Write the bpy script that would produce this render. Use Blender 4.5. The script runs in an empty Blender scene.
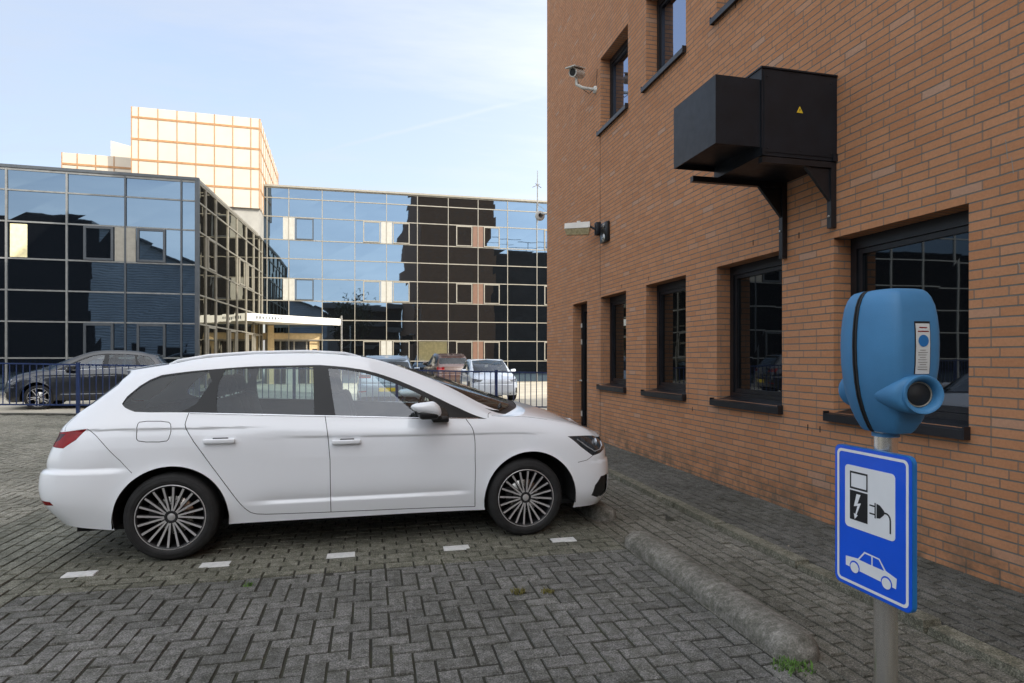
import bpy, bmesh, math, random
import numpy as np
from mathutils import Vector, Matrix
from mathutils.geometry import delaunay_2d_cdt
random.seed(7); rng = np.random.default_rng(7)
R = math.radians; PI = math.pi
scene = bpy.context.scene
COL = scene.collection

# ------------------------------------------------------------------ objects
class MB:
    """collects shapes and links them as one mesh object"""
    def __init__(s): s.v = []; s.f = []; s.m = []; s.sm = []
    def add(s, vs, fs, mi=0, smooth=False):
        o = len(s.v); s.v += [tuple(p) for p in vs]
        for f in fs: s.f.append(tuple(i + o for i in f)); s.m.append(mi); s.sm.append(smooth)
        return s
    def quad(s, a, b, c, d, mi=0): return s.add([a, b, c, d], [(0, 1, 2, 3)], mi)
    def box(s, x0, y0, z0, x1, y1, z1, mi=0):
        v = [(x, y, z) for z in (z0, z1) for y in (y0, y1) for x in (x0, x1)]
        return s.add(v, [(0, 2, 3, 1), (4, 5, 7, 6), (0, 1, 5, 4), (2, 6, 7, 3), (0, 4, 6, 2), (1, 3, 7, 5)], mi)
    def obox(s, p, ex, ey, ez, mi=0):
        """box from a corner/edge vectors, p = centre"""
        p = Vector(p); ex = Vector(ex) / 2; ey = Vector(ey) / 2; ez = Vector(ez) / 2
        v = [p + a * ex + b * ey + c * ez for c in (-1, 1) for b in (-1, 1) for a in (-1, 1)]
        return s.add(v, [(0, 2, 3, 1), (4, 5, 7, 6), (0, 1, 5, 4), (2, 6, 7, 3), (0, 4, 6, 2), (1, 3, 7, 5)], mi)
    def rbox(s, c, size, r=.01, seg=2, rot=None, mi=0, smooth=True):
        bm = bmesh.new(); bmesh.ops.create_cube(bm, size=1)
        for v in bm.verts: v.co = Vector((v.co.x * size[0], v.co.y * size[1], v.co.z * size[2]))
        bmesh.ops.bevel(bm, geom=list(bm.edges), offset=r, segments=seg, affect='EDGES', profile=.5)
        M = Matrix.Translation(Vector(c)) @ (rot.to_4x4() if rot is not None else Matrix())
        bm.verts.index_update()
        s.add([M @ v.co for v in bm.verts], [[v.index for v in f.verts] for f in bm.faces], mi, smooth); bm.free(); return s
    def tube(s, pts, r, n=8, mi=0, cap=True):
        pts = [Vector(p) for p in pts]; rs = r if isinstance(r, (list, tuple)) else [r] * len(pts)
        vs = []; up = None
        for i, p in enumerate(pts):
            d = (pts[min(i + 1, len(pts) - 1)] - pts[max(i - 1, 0)]).normalized()
            if up is None: up = Vector((0, 0, 1)) if abs(d.z) < .9 else Vector((1, 0, 0))
            a = d.cross(up).normalized(); b = a.cross(d).normalized(); up = b
            for k in range(n):
                t = 2 * PI * k / n; vs.append(p + (a * math.cos(t) + b * math.sin(t)) * rs[i])
        fs = []
        for i in range(len(pts) - 1):
            for k in range(n): fs.append((i * n + k, i * n + (k + 1) % n, (i + 1) * n + (k + 1) % n, (i + 1) * n + k))
        s.add(vs, fs, mi, True)
        if cap:
            s.add(vs[:n], [tuple(range(n))[::-1]], mi); s.add(vs[-n:], [tuple(range(n))], mi)
        return s
    def lathe(s, prof, axis='z', c=(0, 0, 0), n=32, mi=0, smooth=True):
        """prof = [(radius, along)]"""
        vs = []
        for (r, h) in prof:
            for k in range(n):
                t = 2 * PI * k / n; a, b = r * math.cos(t), r * math.sin(t)
                p = {'z': (a, b, h), 'y': (a, h, b), 'x': (h, a, b)}[axis]
                vs.append((p[0] + c[0], p[1] + c[1], p[2] + c[2]))
        fs = [(i * n + k, i * n + (k + 1) % n, (i + 1) * n + (k + 1) % n, (i + 1) * n + k) for i in range(len(prof) - 1) for k in range(n)]
        return s.add(vs, fs, mi, smooth)
    def prism(s, poly, h0, h1, fn, mi=0):
        """poly in 2D extruded h0..h1, fn maps (a,b,h) -> xyz"""
        n = len(poly); v = [fn(a, b, h0) for a, b in poly] + [fn(a, b, h1) for a, b in poly]
        return s.add(v, [tuple(range(n))[::-1], tuple(range(n, 2 * n))] + [(i, (i + 1) % n, n + (i + 1) % n, n + i) for i in range(n)], mi)
    def build(s, name, mats, parent=None, recalc=False):
        me = bpy.data.meshes.new(name); me.from_pydata(s.v, [], s.f)
        for m in (mats if isinstance(mats, (list, tuple)) else [mats]): me.materials.append(m)
        me.polygons.foreach_set('material_index', s.m); me.polygons.foreach_set('use_smooth', s.sm)
        if recalc:
            bm = bmesh.new(); bm.from_mesh(me); bmesh.ops.remove_doubles(bm, verts=bm.verts, dist=1e-5)
            bmesh.ops.recalc_face_normals(bm, faces=bm.faces)
            bm.to_mesh(me); bm.free()
        me.update()
        o = bpy.data.objects.new(name, me); COL.objects.link(o)
        if parent is not None: attach(o, parent)
        return o

WORLD = {}            # world position of every empty, so that parts can be written in world coordinates
def attach(o, parent, local=False):
    o.parent = parent
    if not local:
        M = Matrix.Identity(4); p = parent; chain = []
        while p is not None: chain.append(p); p = p.parent
        for q in reversed(chain): M = M @ q.matrix_basis
        o.matrix_basis = M.inverted()
def tag(o, label, cat, group=None, kind=None):
    if label: o['label'] = label
    if cat: o['category'] = cat
    if group: o['group'] = group
    if kind: o['kind'] = kind
    return o
def thing(name, label, cat, loc=(0, 0, 0), rz=0, group=None):
    o = bpy.data.objects.new(name, None); COL.objects.link(o); o.empty_display_size = .2
    o.location = loc; o.rotation_euler = (0, 0, rz)
    o.matrix_basis = Matrix.Translation(loc) @ Matrix.Rotation(rz, 4, 'Z')
    return tag(o, label, cat, group)
def struct(o): o['kind'] = 'structure'; return o
def autosmooth(o, ang=35):
    bm = bmesh.new(); bm.from_mesh(o.data); bmesh.ops.remove_doubles(bm, verts=bm.verts, dist=1e-5)
    for f in bm.faces: f.smooth = True
    for e in bm.edges:
        e.smooth = not (len(e.link_faces) == 2 and e.calc_face_angle(0) > R(ang))
    bm.to_mesh(o.data); bm.free(); return o

# ------------------------------------------------------------------ materials
class NT:
    def __init__(s, name):
        s.mat = bpy.data.materials.new(name); s.mat.use_nodes = True; s.t = s.mat.node_tree; s.t.nodes.clear()
        s.out = s.n('ShaderNodeOutputMaterial')
    def n(s, typ, **kw):
        nd = s.t.nodes.new(typ)
        for k, v in kw.items():
            if k.startswith('i_'):
                key = k[2:]; key = int(key) if key.isdigit() else key.replace('_', ' ')
                if hasattr(v, 'is_output') or isinstance(v, bpy.types.NodeSocket): s.t.links.new(v, nd.inputs[key])
                else: nd.inputs[key].default_value = v
            else: setattr(nd, k, v)
        return nd
    def link(s, a, b): s.t.links.new(a, b)
    def math(s, op, a, b=None, c=None, clamp=False):
        nd = s.n('ShaderNodeMath', operation=op); nd.use_clamp = clamp
        for i, v in enumerate((a, b, c)):
            if v is None: continue
            if isinstance(v, bpy.types.NodeSocket): s.link(v, nd.inputs[i])
            else: nd.inputs[i].default_value = v
        return nd.outputs[0]
    def mix(s, f, a, b, mode='MIX'):
        nd = s.n('ShaderNodeMix', data_type='RGBA', blend_type=mode)
        for i, v in ((0, f), (6, a), (7, b)):
            if isinstance(v, bpy.types.NodeSocket): s.link(v, nd.inputs[i])
            else: nd.inputs[i].default_value = v if i == 0 else (*v[:3], 1)
        return nd.outputs[2]
    def ramp(s, f, pts):
        nd = s.n('ShaderNodeValToRGB'); s.link(f, nd.inputs[0]); cr = nd.color_ramp
        while len(cr.elements) < len(pts): cr.elements.new(.5)
        for e, (p, c) in zip(cr.elements, pts): e.position = p; e.color = (*c, 1) if len(c) == 3 else c
        return nd.outputs[0]
    def coords(s, kind='Object'):
        return s.n('ShaderNodeTexCoord').outputs[kind] if kind != 'World' else s.n('ShaderNodeNewGeometry').outputs['Position']
    def noise(s, vec, scale, detail=4, rough=.55):
        return s.n('ShaderNodeTexNoise', i_Vector=vec, i_Scale=scale, i_Detail=detail, i_Roughness=rough).outputs[0]
    def bump(s, h, strength=.3, dist=.01, normal=None):
        nd = s.n('ShaderNodeBump', i_Height=h, i_Strength=strength, i_Distance=dist)
        if normal is not None: s.link(normal, nd.inputs['Normal'])
        return nd.outputs[0]
    def principled(s, **kw):
        b = s.n('ShaderNodeBsdfPrincipled')
        for k, v in kw.items():
            k = k.replace('_', ' ')
            if isinstance(v, bpy.types.NodeSocket): s.link(v, b.inputs[k])
            else: b.inputs[k].default_value = (*v, 1) if isinstance(v, tuple) and len(v) == 3 and 'Normal' not in k else v
        s.link(b.outputs[0], s.out.inputs[0]); return b

def plain(name, base, rough=.5, metal=0., coat=0., spec=.5, var=.12, scale=6., bump=0., bscale=60., rvar=.1):
    t = NT(name); p = t.coords('Object')
    n = t.noise(p, scale, 5)
    lo = tuple(c * (1 - var) for c in base); hi = tuple(min(1, c * (1 + var)) for c in base)
    col = t.ramp(n, [(.3, lo), (.7, hi)])
    rg = t.math('MULTIPLY_ADD', t.noise(p, scale * 2.7, 3), rvar * 2, rough - rvar)
    kw = dict(Base_Color=col, Roughness=rg, Metallic=metal, Coat_Weight=coat, Specular_IOR_Level=spec, Coat_Roughness=.03)
    if bump: kw['Normal'] = t.bump(t.noise(p, bscale, 3), bump, .004)
    t.principled(**kw); return t.mat

def brick_mat():
    t = NT('brick'); g = t.n('ShaderNodeNewGeometry')
    sp = t.n('ShaderNodeSeparateXYZ', i_0=g.outputs['Position']).outputs; sn = t.n('ShaderNodeSeparateXYZ', i_0=g.outputs['True Normal']).outputs
    ax = t.math('GREATER_THAN', t.math('ABSOLUTE', sn[0]), .5)
    az = t.math('GREATER_THAN', t.math('ABSOLUTE', sn[2]), .5)
    u = t.math('ADD', t.math('MULTIPLY', ax, sp[1]), t.math('MULTIPLY', t.math('SUBTRACT', 1., ax), sp[0]))
    v = t.math('ADD', t.math('MULTIPLY', az, sp[1]), t.math('MULTIPLY', t.math('SUBTRACT', 1., az), sp[2]))
    rh = .0635
    row = t.math('FLOOR', t.math('DIVIDE', v, rh))
    wn = t.n('ShaderNodeTexWhiteNoise', noise_dimensions='1D', i_W=row).outputs[0]
    # random stepping of each course in quarter bricks (wild bond)
    sh = t.math('MULTIPLY', t.math('FLOOR', t.math('MULTIPLY', wn, 4.)), .055)
    par = t.math('MULTIPLY', t.math('MODULO', t.math('ABSOLUTE', row), 2.), .11)
    u2 = t.math('ADD', u, t.math('ADD', sh, par))
    # every few stretchers one is a header
    vec = t.n('ShaderNodeCombineXYZ', i_0=u2, i_1=v).outputs[0]
    wob = t.n('ShaderNodeTexNoise', i_Vector=g.outputs['Position'], i_Scale=14., i_Detail=2.).outputs[1]
    vec = t.n('ShaderNodeVectorMath', operation='MULTIPLY_ADD', i_0=wob, i_1=(.003, .003, 0), i_2=vec).outputs[0]
    b = t.n('ShaderNodeTexBrick', offset=0., squash=1., squash_frequency=2, i_Vector=vec, i_Scale=1., i_Mortar_Size=.0058, i_Mortar_Smooth=.25, i_Bias=0., i_Brick_Width=.22, i_Row_Height=rh)
    b.inputs['Color1'].default_value = (0, 0, 0, 1); b.inputs['Color2'].default_value = (1, 1, 1, 1); b.inputs['Mortar'].default_value = (.5, .5, .5, 1)
    P = g.outputs['Position']
    tone = t.ramp(b.outputs['Color'], [(0, (.53, .240, .115)), (.3, (.56, .262, .128)), (.65, (.58, .276, .138)), (.95, (.60, .292, .150)), (1, (.55, .33, .22))])
    n1 = t.noise(P, .45, 4); n2 = t.noise(P, 55, 4, .7); n3 = t.noise(P, 3., 5)
    tone = t.mix(.35, tone, t.ramp(n2, [(.25, (.45, .45, .45)), (.75, (1.0, 1.0, 1.0))]), 'MULTIPLY')
    tone = t.mix(.18, tone, t.ramp(n3, [(.3, (.62, .6, .6)), (.7, (1, 1, 1))]), 'MULTIPLY')
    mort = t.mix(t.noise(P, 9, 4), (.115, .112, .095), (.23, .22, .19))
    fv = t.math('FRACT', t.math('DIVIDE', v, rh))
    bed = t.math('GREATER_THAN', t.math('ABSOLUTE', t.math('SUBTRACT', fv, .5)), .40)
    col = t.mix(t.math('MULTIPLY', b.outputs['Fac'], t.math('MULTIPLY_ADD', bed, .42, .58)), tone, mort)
    # weathering: pale bloom and green-grey dirt low on the wall, grey streaks higher
    low = t.math('SUBTRACT', 1., t.n('ShaderNodeMapRange', i_Value=sp[2], i_From_Min=.02, i_From_Max=.55).outputs[0], clamp=True)
    dirt = t.math('MULTIPLY', low, t.n('ShaderNodeMapRange', i_Value=t.noise(P, 5., 6, .7), i_From_Min=.42, i_From_Max=.62).outputs[0])
    col = t.mix(t.math('MULTIPLY', dirt, .75), col, (.085, .082, .062))
    streak = t.n('ShaderNodeMapping', i_0=P); streak.inputs['Scale'].default_value = (1.6, 1.6, .12)
    st = t.n('ShaderNodeMapRange', i_Value=t.noise(streak.outputs[0], 1.3, 5, .65), i_From_Min=.5, i_From_Max=.75).outputs[0]
    col = t.mix(t.math('MULTIPLY', st, .25), col, (.26, .20, .16))
    bl = t.n('ShaderNodeMapRange', i_Value=t.noise(P, 2.3, 6, .75), i_From_Min=.63, i_From_Max=.72).outputs[0]
    col = t.mix(t.math('MULTIPLY', bl, .16), col, (.40, .34, .28))
    h = t.math('ADD', t.math('MULTIPLY', t.math('SUBTRACT', 1., b.outputs['Fac']), 1.), t.math('MULTIPLY', n2, .35))
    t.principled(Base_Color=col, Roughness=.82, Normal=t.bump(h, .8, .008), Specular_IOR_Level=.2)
    return t.mat

def paver_mat(name, a, b, moss=.5, grit=1.):
    t = NT(name); P = t.coords('World')
    at = t.n('ShaderNodeAttribute', attribute_name='tint').outputs['Fac']
    base = t.ramp(at, [(0, tuple(x * .8 + y * .2 for x, y in zip(a, b))), (.5, tuple((x + y) / 2 for x, y in zip(a, b))), (.93, tuple(x * .25 + y * .75 for x, y in zip(a, b))), (1, b)])
    n1 = t.noise(P, 130, 3, .75); n2 = t.noise(P, 1.1, 5, .6); n3 = t.noise(P, 16, 5, .7)
    base = t.mix(.8, base, t.ramp(n1, [(.38, (.40, .40, .40)), (.49, (1, 1, 1)), (.58, (1.45, 1.45, 1.45)), (.66, (2.6, 2.6, 2.5))]), 'MULTIPLY')
    base = t.mix(.8, base, t.ramp(n2, [(.3, (.60, .60, .55)), (.7, (1.12, 1.10, 1.06))]), 'MULTIPLY')
    base = t.mix(.8, base, t.ramp(n3, [(.40, (.55, .56, .50)), (.58, (1.1, 1.1, 1.1))]), 'MULTIPLY')
    m = t.math('MULTIPLY', t.n('ShaderNodeMapRange', i_Value=t.noise(P, .9, 6, .65), i_From_Min=.50, i_From_Max=.68).outputs[0], t.n('ShaderNodeMapRange', i_Value=t.noise(P, 22, 5, .7), i_From_Min=.42, i_From_Max=.6).outputs[0])
    base = t.mix(t.math('MULTIPLY', m, moss), base, (.050, .050, .028))
    sp = t.n('ShaderNodeTexVoronoi', i_Vector=P, i_Scale=7.).outputs[0]
    spot = t.math('LESS_THAN', sp, .028)
    base = t.mix(t.math('MULTIPLY', spot, .7), base, (.42, .41, .38))
    t.principled(Base_Color=base, Roughness=.86, Specular_IOR_Level=.3, Normal=t.bump(t.math('ADD', n1, t.math('MULTIPLY', n3, 1.5)), .55, .0035))
    return t.mat

def mirror_glass(name, tint, dark, refl=.5, wav=.35, rough=.015):
    """coated facade glass: partly mirror, partly dark room behind"""
    t = NT(name); P = t.coords('World')
    n = t.noise(P, .55, 2, .4); n2 = t.noise(P, 2.2, 2, .4)
    bp = t.bump(t.math('ADD', n, t.math('MULTIPLY', n2, .12)), wav, .02)
    g = t.n('ShaderNodeBsdfGlossy', i_Color=(*tint, 1), i_Roughness=rough, i_Normal=bp)
    d = t.n('ShaderNodeBsdfDiffuse', i_Color=(*dark, 1))
    fr = t.n('ShaderNodeFresnel', i_IOR=1.5, i_Normal=bp).outputs[0]
    f = t.math('MULTIPLY_ADD', fr, 1. - refl, refl, clamp=True)
    m = t.n('ShaderNodeMixShader', i_0=f, i_1=d.outputs[0], i_2=g.outputs[0])
    t.link(m.outputs[0], t.out.inputs[0]); return t.mat

def clear_glass(name, tint, ior=1.5, gain=1., rough=.01):
    t = NT(name); P = t.coords('Object')
    tr = t.n('ShaderNodeBsdfTransparent', i_Color=(*tint, 1))
    g = t.n('ShaderNodeBsdfGlossy', i_Color=(.95, .97, 1, 1), i_Roughness=rough)
    f = t.math('MULTIPLY', t.n('ShaderNodeFresnel', i_IOR=ior).outputs[0], gain, clamp=True)
    m = t.n('ShaderNodeMixShader', i_0=f, i_1=tr.outputs[0], i_2=g.outputs[0])
    dirt = t.math('MULTIPLY', t.noise(P, 3., 4), .05)
    df = t.n('ShaderNodeBsdfDiffuse', i_Color=(.4, .42, .42, 1))
    m2 = t.n('ShaderNodeMixShader', i_0=dirt, i_1=m.outputs[0], i_2=df.outputs[0])
    t.link(m2.outputs[0], t.out.inputs[0]); return t.mat

M = {}
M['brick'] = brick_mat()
M['pav_bay'] = paver_mat('grey_paver', (.112, .112, .110), (.205, .203, .198), .45)
M['pav_verge'] = paver_mat('dirty_paver', (.125, .120, .106), (.225, .215, .190), .9)
M['pav_row'] = paver_mat('mossy_paver', (.128, .127, .106), (.225, .221, .187), .75)
M['pav_road'] = paver_mat('pale_paver', (.20, .192, .165), (.32, .305, .262), .35)
M['pav_walk'] = paver_mat('walk_paver', (.085, .084, .078), (.145, .142, .132), .55)
M['kerb'] = paver_mat('kerb_stone', (.15, .145, .115), (.22, .21, .17), .9)
M['joint'] = plain('joint_soil', (.022, .021, .014), .95, var=.5, scale=8, bump=.4)
M['concrete'] = plain('stop_concrete', (.15, .145, .125), .9, var=.45, scale=9, bump=.9, bscale=70)
M['white_mark'] = plain('white_brick', (.62, .62, .60), .8, var=.12, scale=30, bump=.3)
M['black_metal'] = plain('black_frame', (.010, .011, .014), .38, var=.3, coat=.0)
M['grey_metal'] = plain('dark_casing', (.009, .012, .017), .42, var=.3, spec=.35)
M['white_plastic'] = plain('white_plastic', (.60, .59, .54), .45, var=.1)
M['steel'] = plain('brushed_steel', (.52, .50, .46), .27, metal=1., var=.2, scale=12)
M['steel_pole'] = plain('pole_steel', (.82, .79, .73), .24, metal=.92, var=.02, scale=3, rvar=.03)
M['blue_fence'] = plain('blue_paint', (.012, .030, .105), .4, var=.2, coat=.2)
M['charger'] = plain('blue_shell', (.055, .215, .42), .52, var=.10, scale=5, bump=.25, bscale=260)
M['rubber'] = plain('black_rubber', (.012, .012, .012), .6, var=.2)
M['tyre'] = plain('tyre_rubber', (.016, .016, .016), .75, var=.35, scale=14, bump=.2, bscale=90)
M['rim_silver'] = plain('machined_alloy', (.62, .61, .60), .34, metal=.55, var=.06)
M['rim_black'] = plain('dark_alloy', (.012, .012, .013), .5, var=.2)
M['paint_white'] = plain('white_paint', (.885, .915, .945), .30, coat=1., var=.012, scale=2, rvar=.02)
M['paint_white_shaded'] = plain('shaded_white_paint', (.56, .61, .67), .30, coat=1., var=.02, rvar=.02)  # white paint with bluish shade mixed into its colour
M['paint_dark'] = plain('dark_grey_paint', (.013, .016, .021), .30, coat=1., metal=.3, var=.04, rvar=.02)
M['paint_silver'] = plain('silver_paint', (.30, .36, .43), .33, coat=1., metal=.4, var=.04, rvar=.02)
M['paint_red'] = plain('brown_paint', (.055, .030, .027), .33, coat=1., var=.04, rvar=.02)
M['black_plastic'] = plain('black_plastic', (.012, .0125, .013), .42, var=.2)
M['black_gloss'] = plain('gloss_black', (.012, .013, .014), .30, spec=.3, var=.1, rvar=.02)
M['chrome'] = plain('chrome', (.75, .76, .78), .15, metal=1., var=.04, rvar=.03)
M['lamp_red'] = plain('red_lens', (.24, .002, .004), .12, spec=.35, coat=.0, var=.35, scale=22, rvar=.03)
M['lamp_smoke'] = plain('smoked_red_lens', (.055, .002, .004), .08, coat=0., spec=.5, var=.3, scale=30)
M['lamp_dark'] = plain('dark_lens', (.035, .038, .042), .10, coat=1., var=.4, scale=20, rvar=.02)
M['lamp_clear'] = plain('clear_lens', (.5, .52, .55), .1, coat=1., metal=.5, var=.3, scale=18, rvar=.03)
M['interior'] = plain('seat_cloth', (.030, .031, .034), .85, var=.2, scale=25)
M['interior_dark'] = plain('cabin_trim', (.016, .016, .017), .7, var=.2)
M['shell_black'] = plain('seam_black', (.006, .006, .006), .9, var=.2)
M['plate_yellow'] = plain('plate_yellow', (.75, .52, .03), .4, var=.05)
M['glass_side'] = clear_glass('car_side_glass', (.84, .92, .92), 1.5, 2.0)
M['glass_dark'] = clear_glass('car_privacy_glass', (.50, .61, .64), 1.5, 1.05)
M['glass_screen'] = clear_glass('car_windscreen', (.70, .76, .72), 1.5, 1.0)
M['sign_blue'] = plain('sign_blue', (.004, .105, .78), .32, var=.05, coat=.25)
M['sign_edge'] = plain('sign_edge_blue', (.014, .17, .46), .4, var=.1)
M['sign_white'] = plain('sign_white', (.86, .87, .87), .35, var=.04, coat=.2)
M['sign_black'] = plain('sign_black', (.012, .013, .015), .4, var=.1)
M['label_white'] = plain('label_white', (.66, .68, .66), .4, var=.03)
M['grille_glass'] = plain('lamp_glass', (.36, .31, .17), .25, var=.3, scale=30, coat=.4)
M['glass_front'] = mirror_glass('facade_glass', (.150, .222, .315), (.010, .011, .012), .62, .10)
M['glass_left'] = mirror_glass('facade_glass_near', (.155, .225, .315), (.008, .009, .011), .56, .12)
M['glass_sidewall'] = mirror_glass('facade_glass_side', (.55, .55, .50), (.012, .012, .010), .45, .10)
M['glass_brick'] = mirror_glass('window_glass', (.42, .46, .50), (.006, .006, .006), .22, .06)
M['glass_sky_tint'] = mirror_glass('sky_tinted_glass', (.50, .60, .80), (.006, .006, .006), .55, .06)  # same window glass, reflected sky blue put into its tint
M['glass_shop'] = clear_glass('facade_clear_glass', (.85, .85, .82), 1.5, 1.5)
M['mullion'] = plain('pale_aluminium', (.27, .25, .205), .45, var=.10, metal=.15)
M['mullion_shaded'] = plain('shaded_aluminium', (.20, .205, .20), .45, var=.15, metal=.2)  # pale mullion metal with the left wing's shade mixed into the colour
M['panel_mirror'] = plain('buff_panel', (.30, .285, .24), .5, var=.12)
M['mullion_dark'] = plain('dark_aluminium', (.065, .075, .085), .4, var=.1, metal=.2)
M['panel_white'] = plain('white_panel', (.40, .39, .345), .5, var=.08)
M['panel_brown'] = plain('brown_panel', (.16, .085, .055), .5, var=.1)
M['curtain'] = plain('cream_blind', (.80, .72, .42), .8, var=.15, scale=8)
M['canopy'] = plain('canopy_white', (.80, .78, .72), .45, var=.04)
M['cream'] = plain('cream_render', (.62, .47, .26), .7, var=.1)
M['tower'] = plain('cream_panel', (.53, .465, .37), .42, var=.05, scale=1.2)
M['tower_trim'] = plain('ochre_trim', (.36, .19, .08), .6, var=.2)
M['roof_grey'] = plain('grey_roof', (.16, .165, .16), .8, var=.2)
M['concrete_wall'] = plain('grey_render', (.32, .31, .28), .8, var=.15, scale=1.5)
M['moss'] = plain('weed_green', (.085, .17, .03), .8, var=.4, scale=40)
M['moss_dry'] = plain('weed_dry', (.13, .115, .03), .85, var=.4, scale=40)
M['leaf_litter'] = plain('dead_leaf', (.30, .25, .18), .8, var=.4, scale=30)
M['yard'] = plain('yard_ground', (.42, .38, .30), .9, var=.2, scale=.8, bump=.5, bscale=20)
M['ground'] = plain('outer_ground', (.10, .10, .085), .9, var=.3, scale=.4)
M['dark_clad'] = plain('dark_cladding', (.028, .027, .027), .5, var=.2)
def corrugated(name, base, freq, axis):
    t = NT(name); P = t.coords('World'); s_ = t.n('ShaderNodeSeparateXYZ', i_0=P).outputs[axis]
    w = t.math('SINE', t.math('MULTIPLY', s_, freq))
    n = t.noise(P, .6, 5)
    col = t.ramp(n, [(.3, tuple(c * .8 for c in base)), (.7, tuple(c * 1.15 for c in base))])
    t.principled(Base_Color=col, Roughness=.5, Normal=t.bump(w, .8, .02)); return t.mat
M['corrugated'] = corrugated('grey_corrugated', (.74, .75, .73), 28., 2)
M['tan_clad'] = corrugated('tan_cladding', (.42, .37, .26), 20., 2)
M['annex_wall'] = plain('annex_wall', (.075, .065, .055), .8, var=.3, scale=.8)
M['rust_brick'] = plain('plain_render', (.16, .14, .12), .85, var=.2, scale=.7)

# ================================================================== GROUND
def smooth(a, b, x):
    t = np.clip((x - a) / (b - a), 0, 1); return t * t * (3 - 2 * t)
def hz(x, y): return .13 * smooth(-3, -9, x) * smooth(7, 16, y)
def fence_y(x): return 16.6 - .132 * (x + 7.73)
def pavers(name, rects, mat, z0=0., gap=.0068, bev=.0042, drop=.018, jit=.0019, clip=None):
    """rects: array of x0,y0,x1,y1 ; one sheet of separate bevelled stones"""
    r = np.array(rects, float)
    if clip is not None:
        r[:, 0] = np.maximum(r[:, 0], clip[0]); r[:, 1] = np.maximum(r[:, 1], clip[1]); r[:, 2] = np.minimum(r[:, 2], clip[2]); r[:, 3] = np.minimum(r[:, 3], clip[3])
    r = r[(r[:, 2] - r[:, 0] > .03) & (r[:, 3] - r[:, 1] > .03)]
    n = len(r); g = gap / 2
    g0 = g + rng.uniform(-.0012, .0022, (n, 4))
    a = np.stack([r[:, 0] + g0[:, 0], r[:, 1] + g0[:, 1], r[:, 2] - g0[:, 2], r[:, 3] - g0[:, 3]], 1)
    rot = rng.normal(0, .006, n)
    V = np.zeros((n, 8, 3)); cx = (a[:, 0] + a[:, 2]) / 2; cy = (a[:, 1] + a[:, 3]) / 2; hx = (a[:, 2] - a[:, 0]) / 2; hy = (a[:, 3] - a[:, 1]) / 2
    base = rng.normal(0, jit, n); tx = rng.normal(0, .008, n); ty = rng.normal(0, .008, n)
    for k, (sx, sy) in enumerate([(-1, -1), (1, -1), (1, 1), (-1, 1)]):
        for top in (0, 1):
            ox = sx * (hx - bev * top); oy = sy * (hy - bev * top)
            px = cx + ox - rot * oy; py = cy + oy + rot * ox
            V[:, k + 4 * top, 0] = px; V[:, k + 4 * top, 1] = py
            V[:, k + 4 * top, 2] = z0 + hz(cx, cy) + base + tx * ox + ty * oy - (0 if top else drop)
    idx = np.arange(n)[:, None, None] * 8
    F = (idx + np.array([[4, 5, 6, 7], [0, 1, 5, 4], [1, 2, 6, 5], [2, 3, 7, 6], [3, 0, 4, 7]])[None]).reshape(-1, 4)
    me = bpy.data.meshes.new(name); me.from_pydata(V.reshape(-1, 3).tolist(), [], F.tolist())
    at = me.attributes.new('tint', 'FLOAT', 'POINT'); at.data.foreach_set('value', np.repeat(rng.beta(1.6, 1.8, n), 8).astype(np.float32))
    me.materials.append(mat); o = bpy.data.objects.new(name, me); COL.objects.link(o); return struct(o)
def herring(x0, y0, x1, y1, W=.1):
    out = []
    for r in range(int((y1 - y0) / W) + 2):
        for c in range(-1, int((x1 - x0) / W) + 2):
            m = (c + r) % 4
            if m == 0: out.append((x0 + c * W, y0 + r * W, x0 + (c + 2) * W, y0 + (r + 1) * W))
            elif m == 3:  # upright stone covering this cell and the one below
                out.append((x0 + c * W, y0 + (r - 1) * W, x0 + (c + 1) * W, y0 + (r + 1) * W))
    return out
def rows(x0, y0, x1, y1, along='x', L=.2, W=.1):
    out = []
    if along == 'x':
        for j in range(int(round((y1 - y0) / W))):
            off = (j % 2) * L / 2 + random.uniform(-.01, .01)
            for i in range(-1, int((x1 - x0) / L) + 2): out.append((x0 + i * L + off, y0 + j * W, x0 + (i + 1) * L + off, y0 + (j + 1) * W))
    else:
        for j in range(int(round((x1 - x0) / W))):
            off = (j % 2) * L / 2 + random.uniform(-.01, .01)
            for i in range(-1, int((y1 - y0) / L) + 2): out.append((x0 + j * W, y0 + i * L + off, x0 + (j + 1) * W, y0 + (i + 1) * L + off))
    return out
def below_fence(rects): return [q for q in rects if q[3] < fence_y((q[0] + q[2]) / 2) - .28]
pavers('parking_bay_paving', herring(-2.1, .8, 1.9, 4.25), M['pav_bay'], clip=(-2.1, .8, 1.9, 4.25))
pavers('parking_row_paving', rows(-2.1, 4.25, 1.9, 6.95), M['pav_row'], clip=(-2.1, 4.25, 1.9, 6.95))
pavers('parking_bay_paving', herring(-2.1, 6.95, 1.9, 13.5), M['pav_bay'], clip=(-2.1, 6.95, 1.9, 13.5))
pavers('gutter_paving', below_fence(rows(-3.1, .8, -2.1, 16.2, 'y')), M['pav_row'], clip=(-3.1, .8, -2.1, 17))
pavers('road_paving', below_fence(herring(-15, 1.5, -3.1, 17.6)), M['pav_road'], clip=(-15, 1.5, -3.1, 18))
pavers('verge_paving', below_fence(rows(1.9, .8, 2.86, 15.2, 'y', W=.096)), M['pav_verge'], clip=(1.9, .8, 2.86, 16))
pavers('rear_bay_paving', below_fence(rows(-2.1, 13.5, 1.9, 15.8)), M['pav_row'], clip=(-2.1, 13.5, 1.9, 16.5))
pavers('pavement', rows(3.0, .8, 3.85, 12.9, 'y', W=.0945), M['pav_walk'], z0=.030, jit=.0012, gap=.006, clip=(3.0, .8, 3.845, 12.9))
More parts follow.
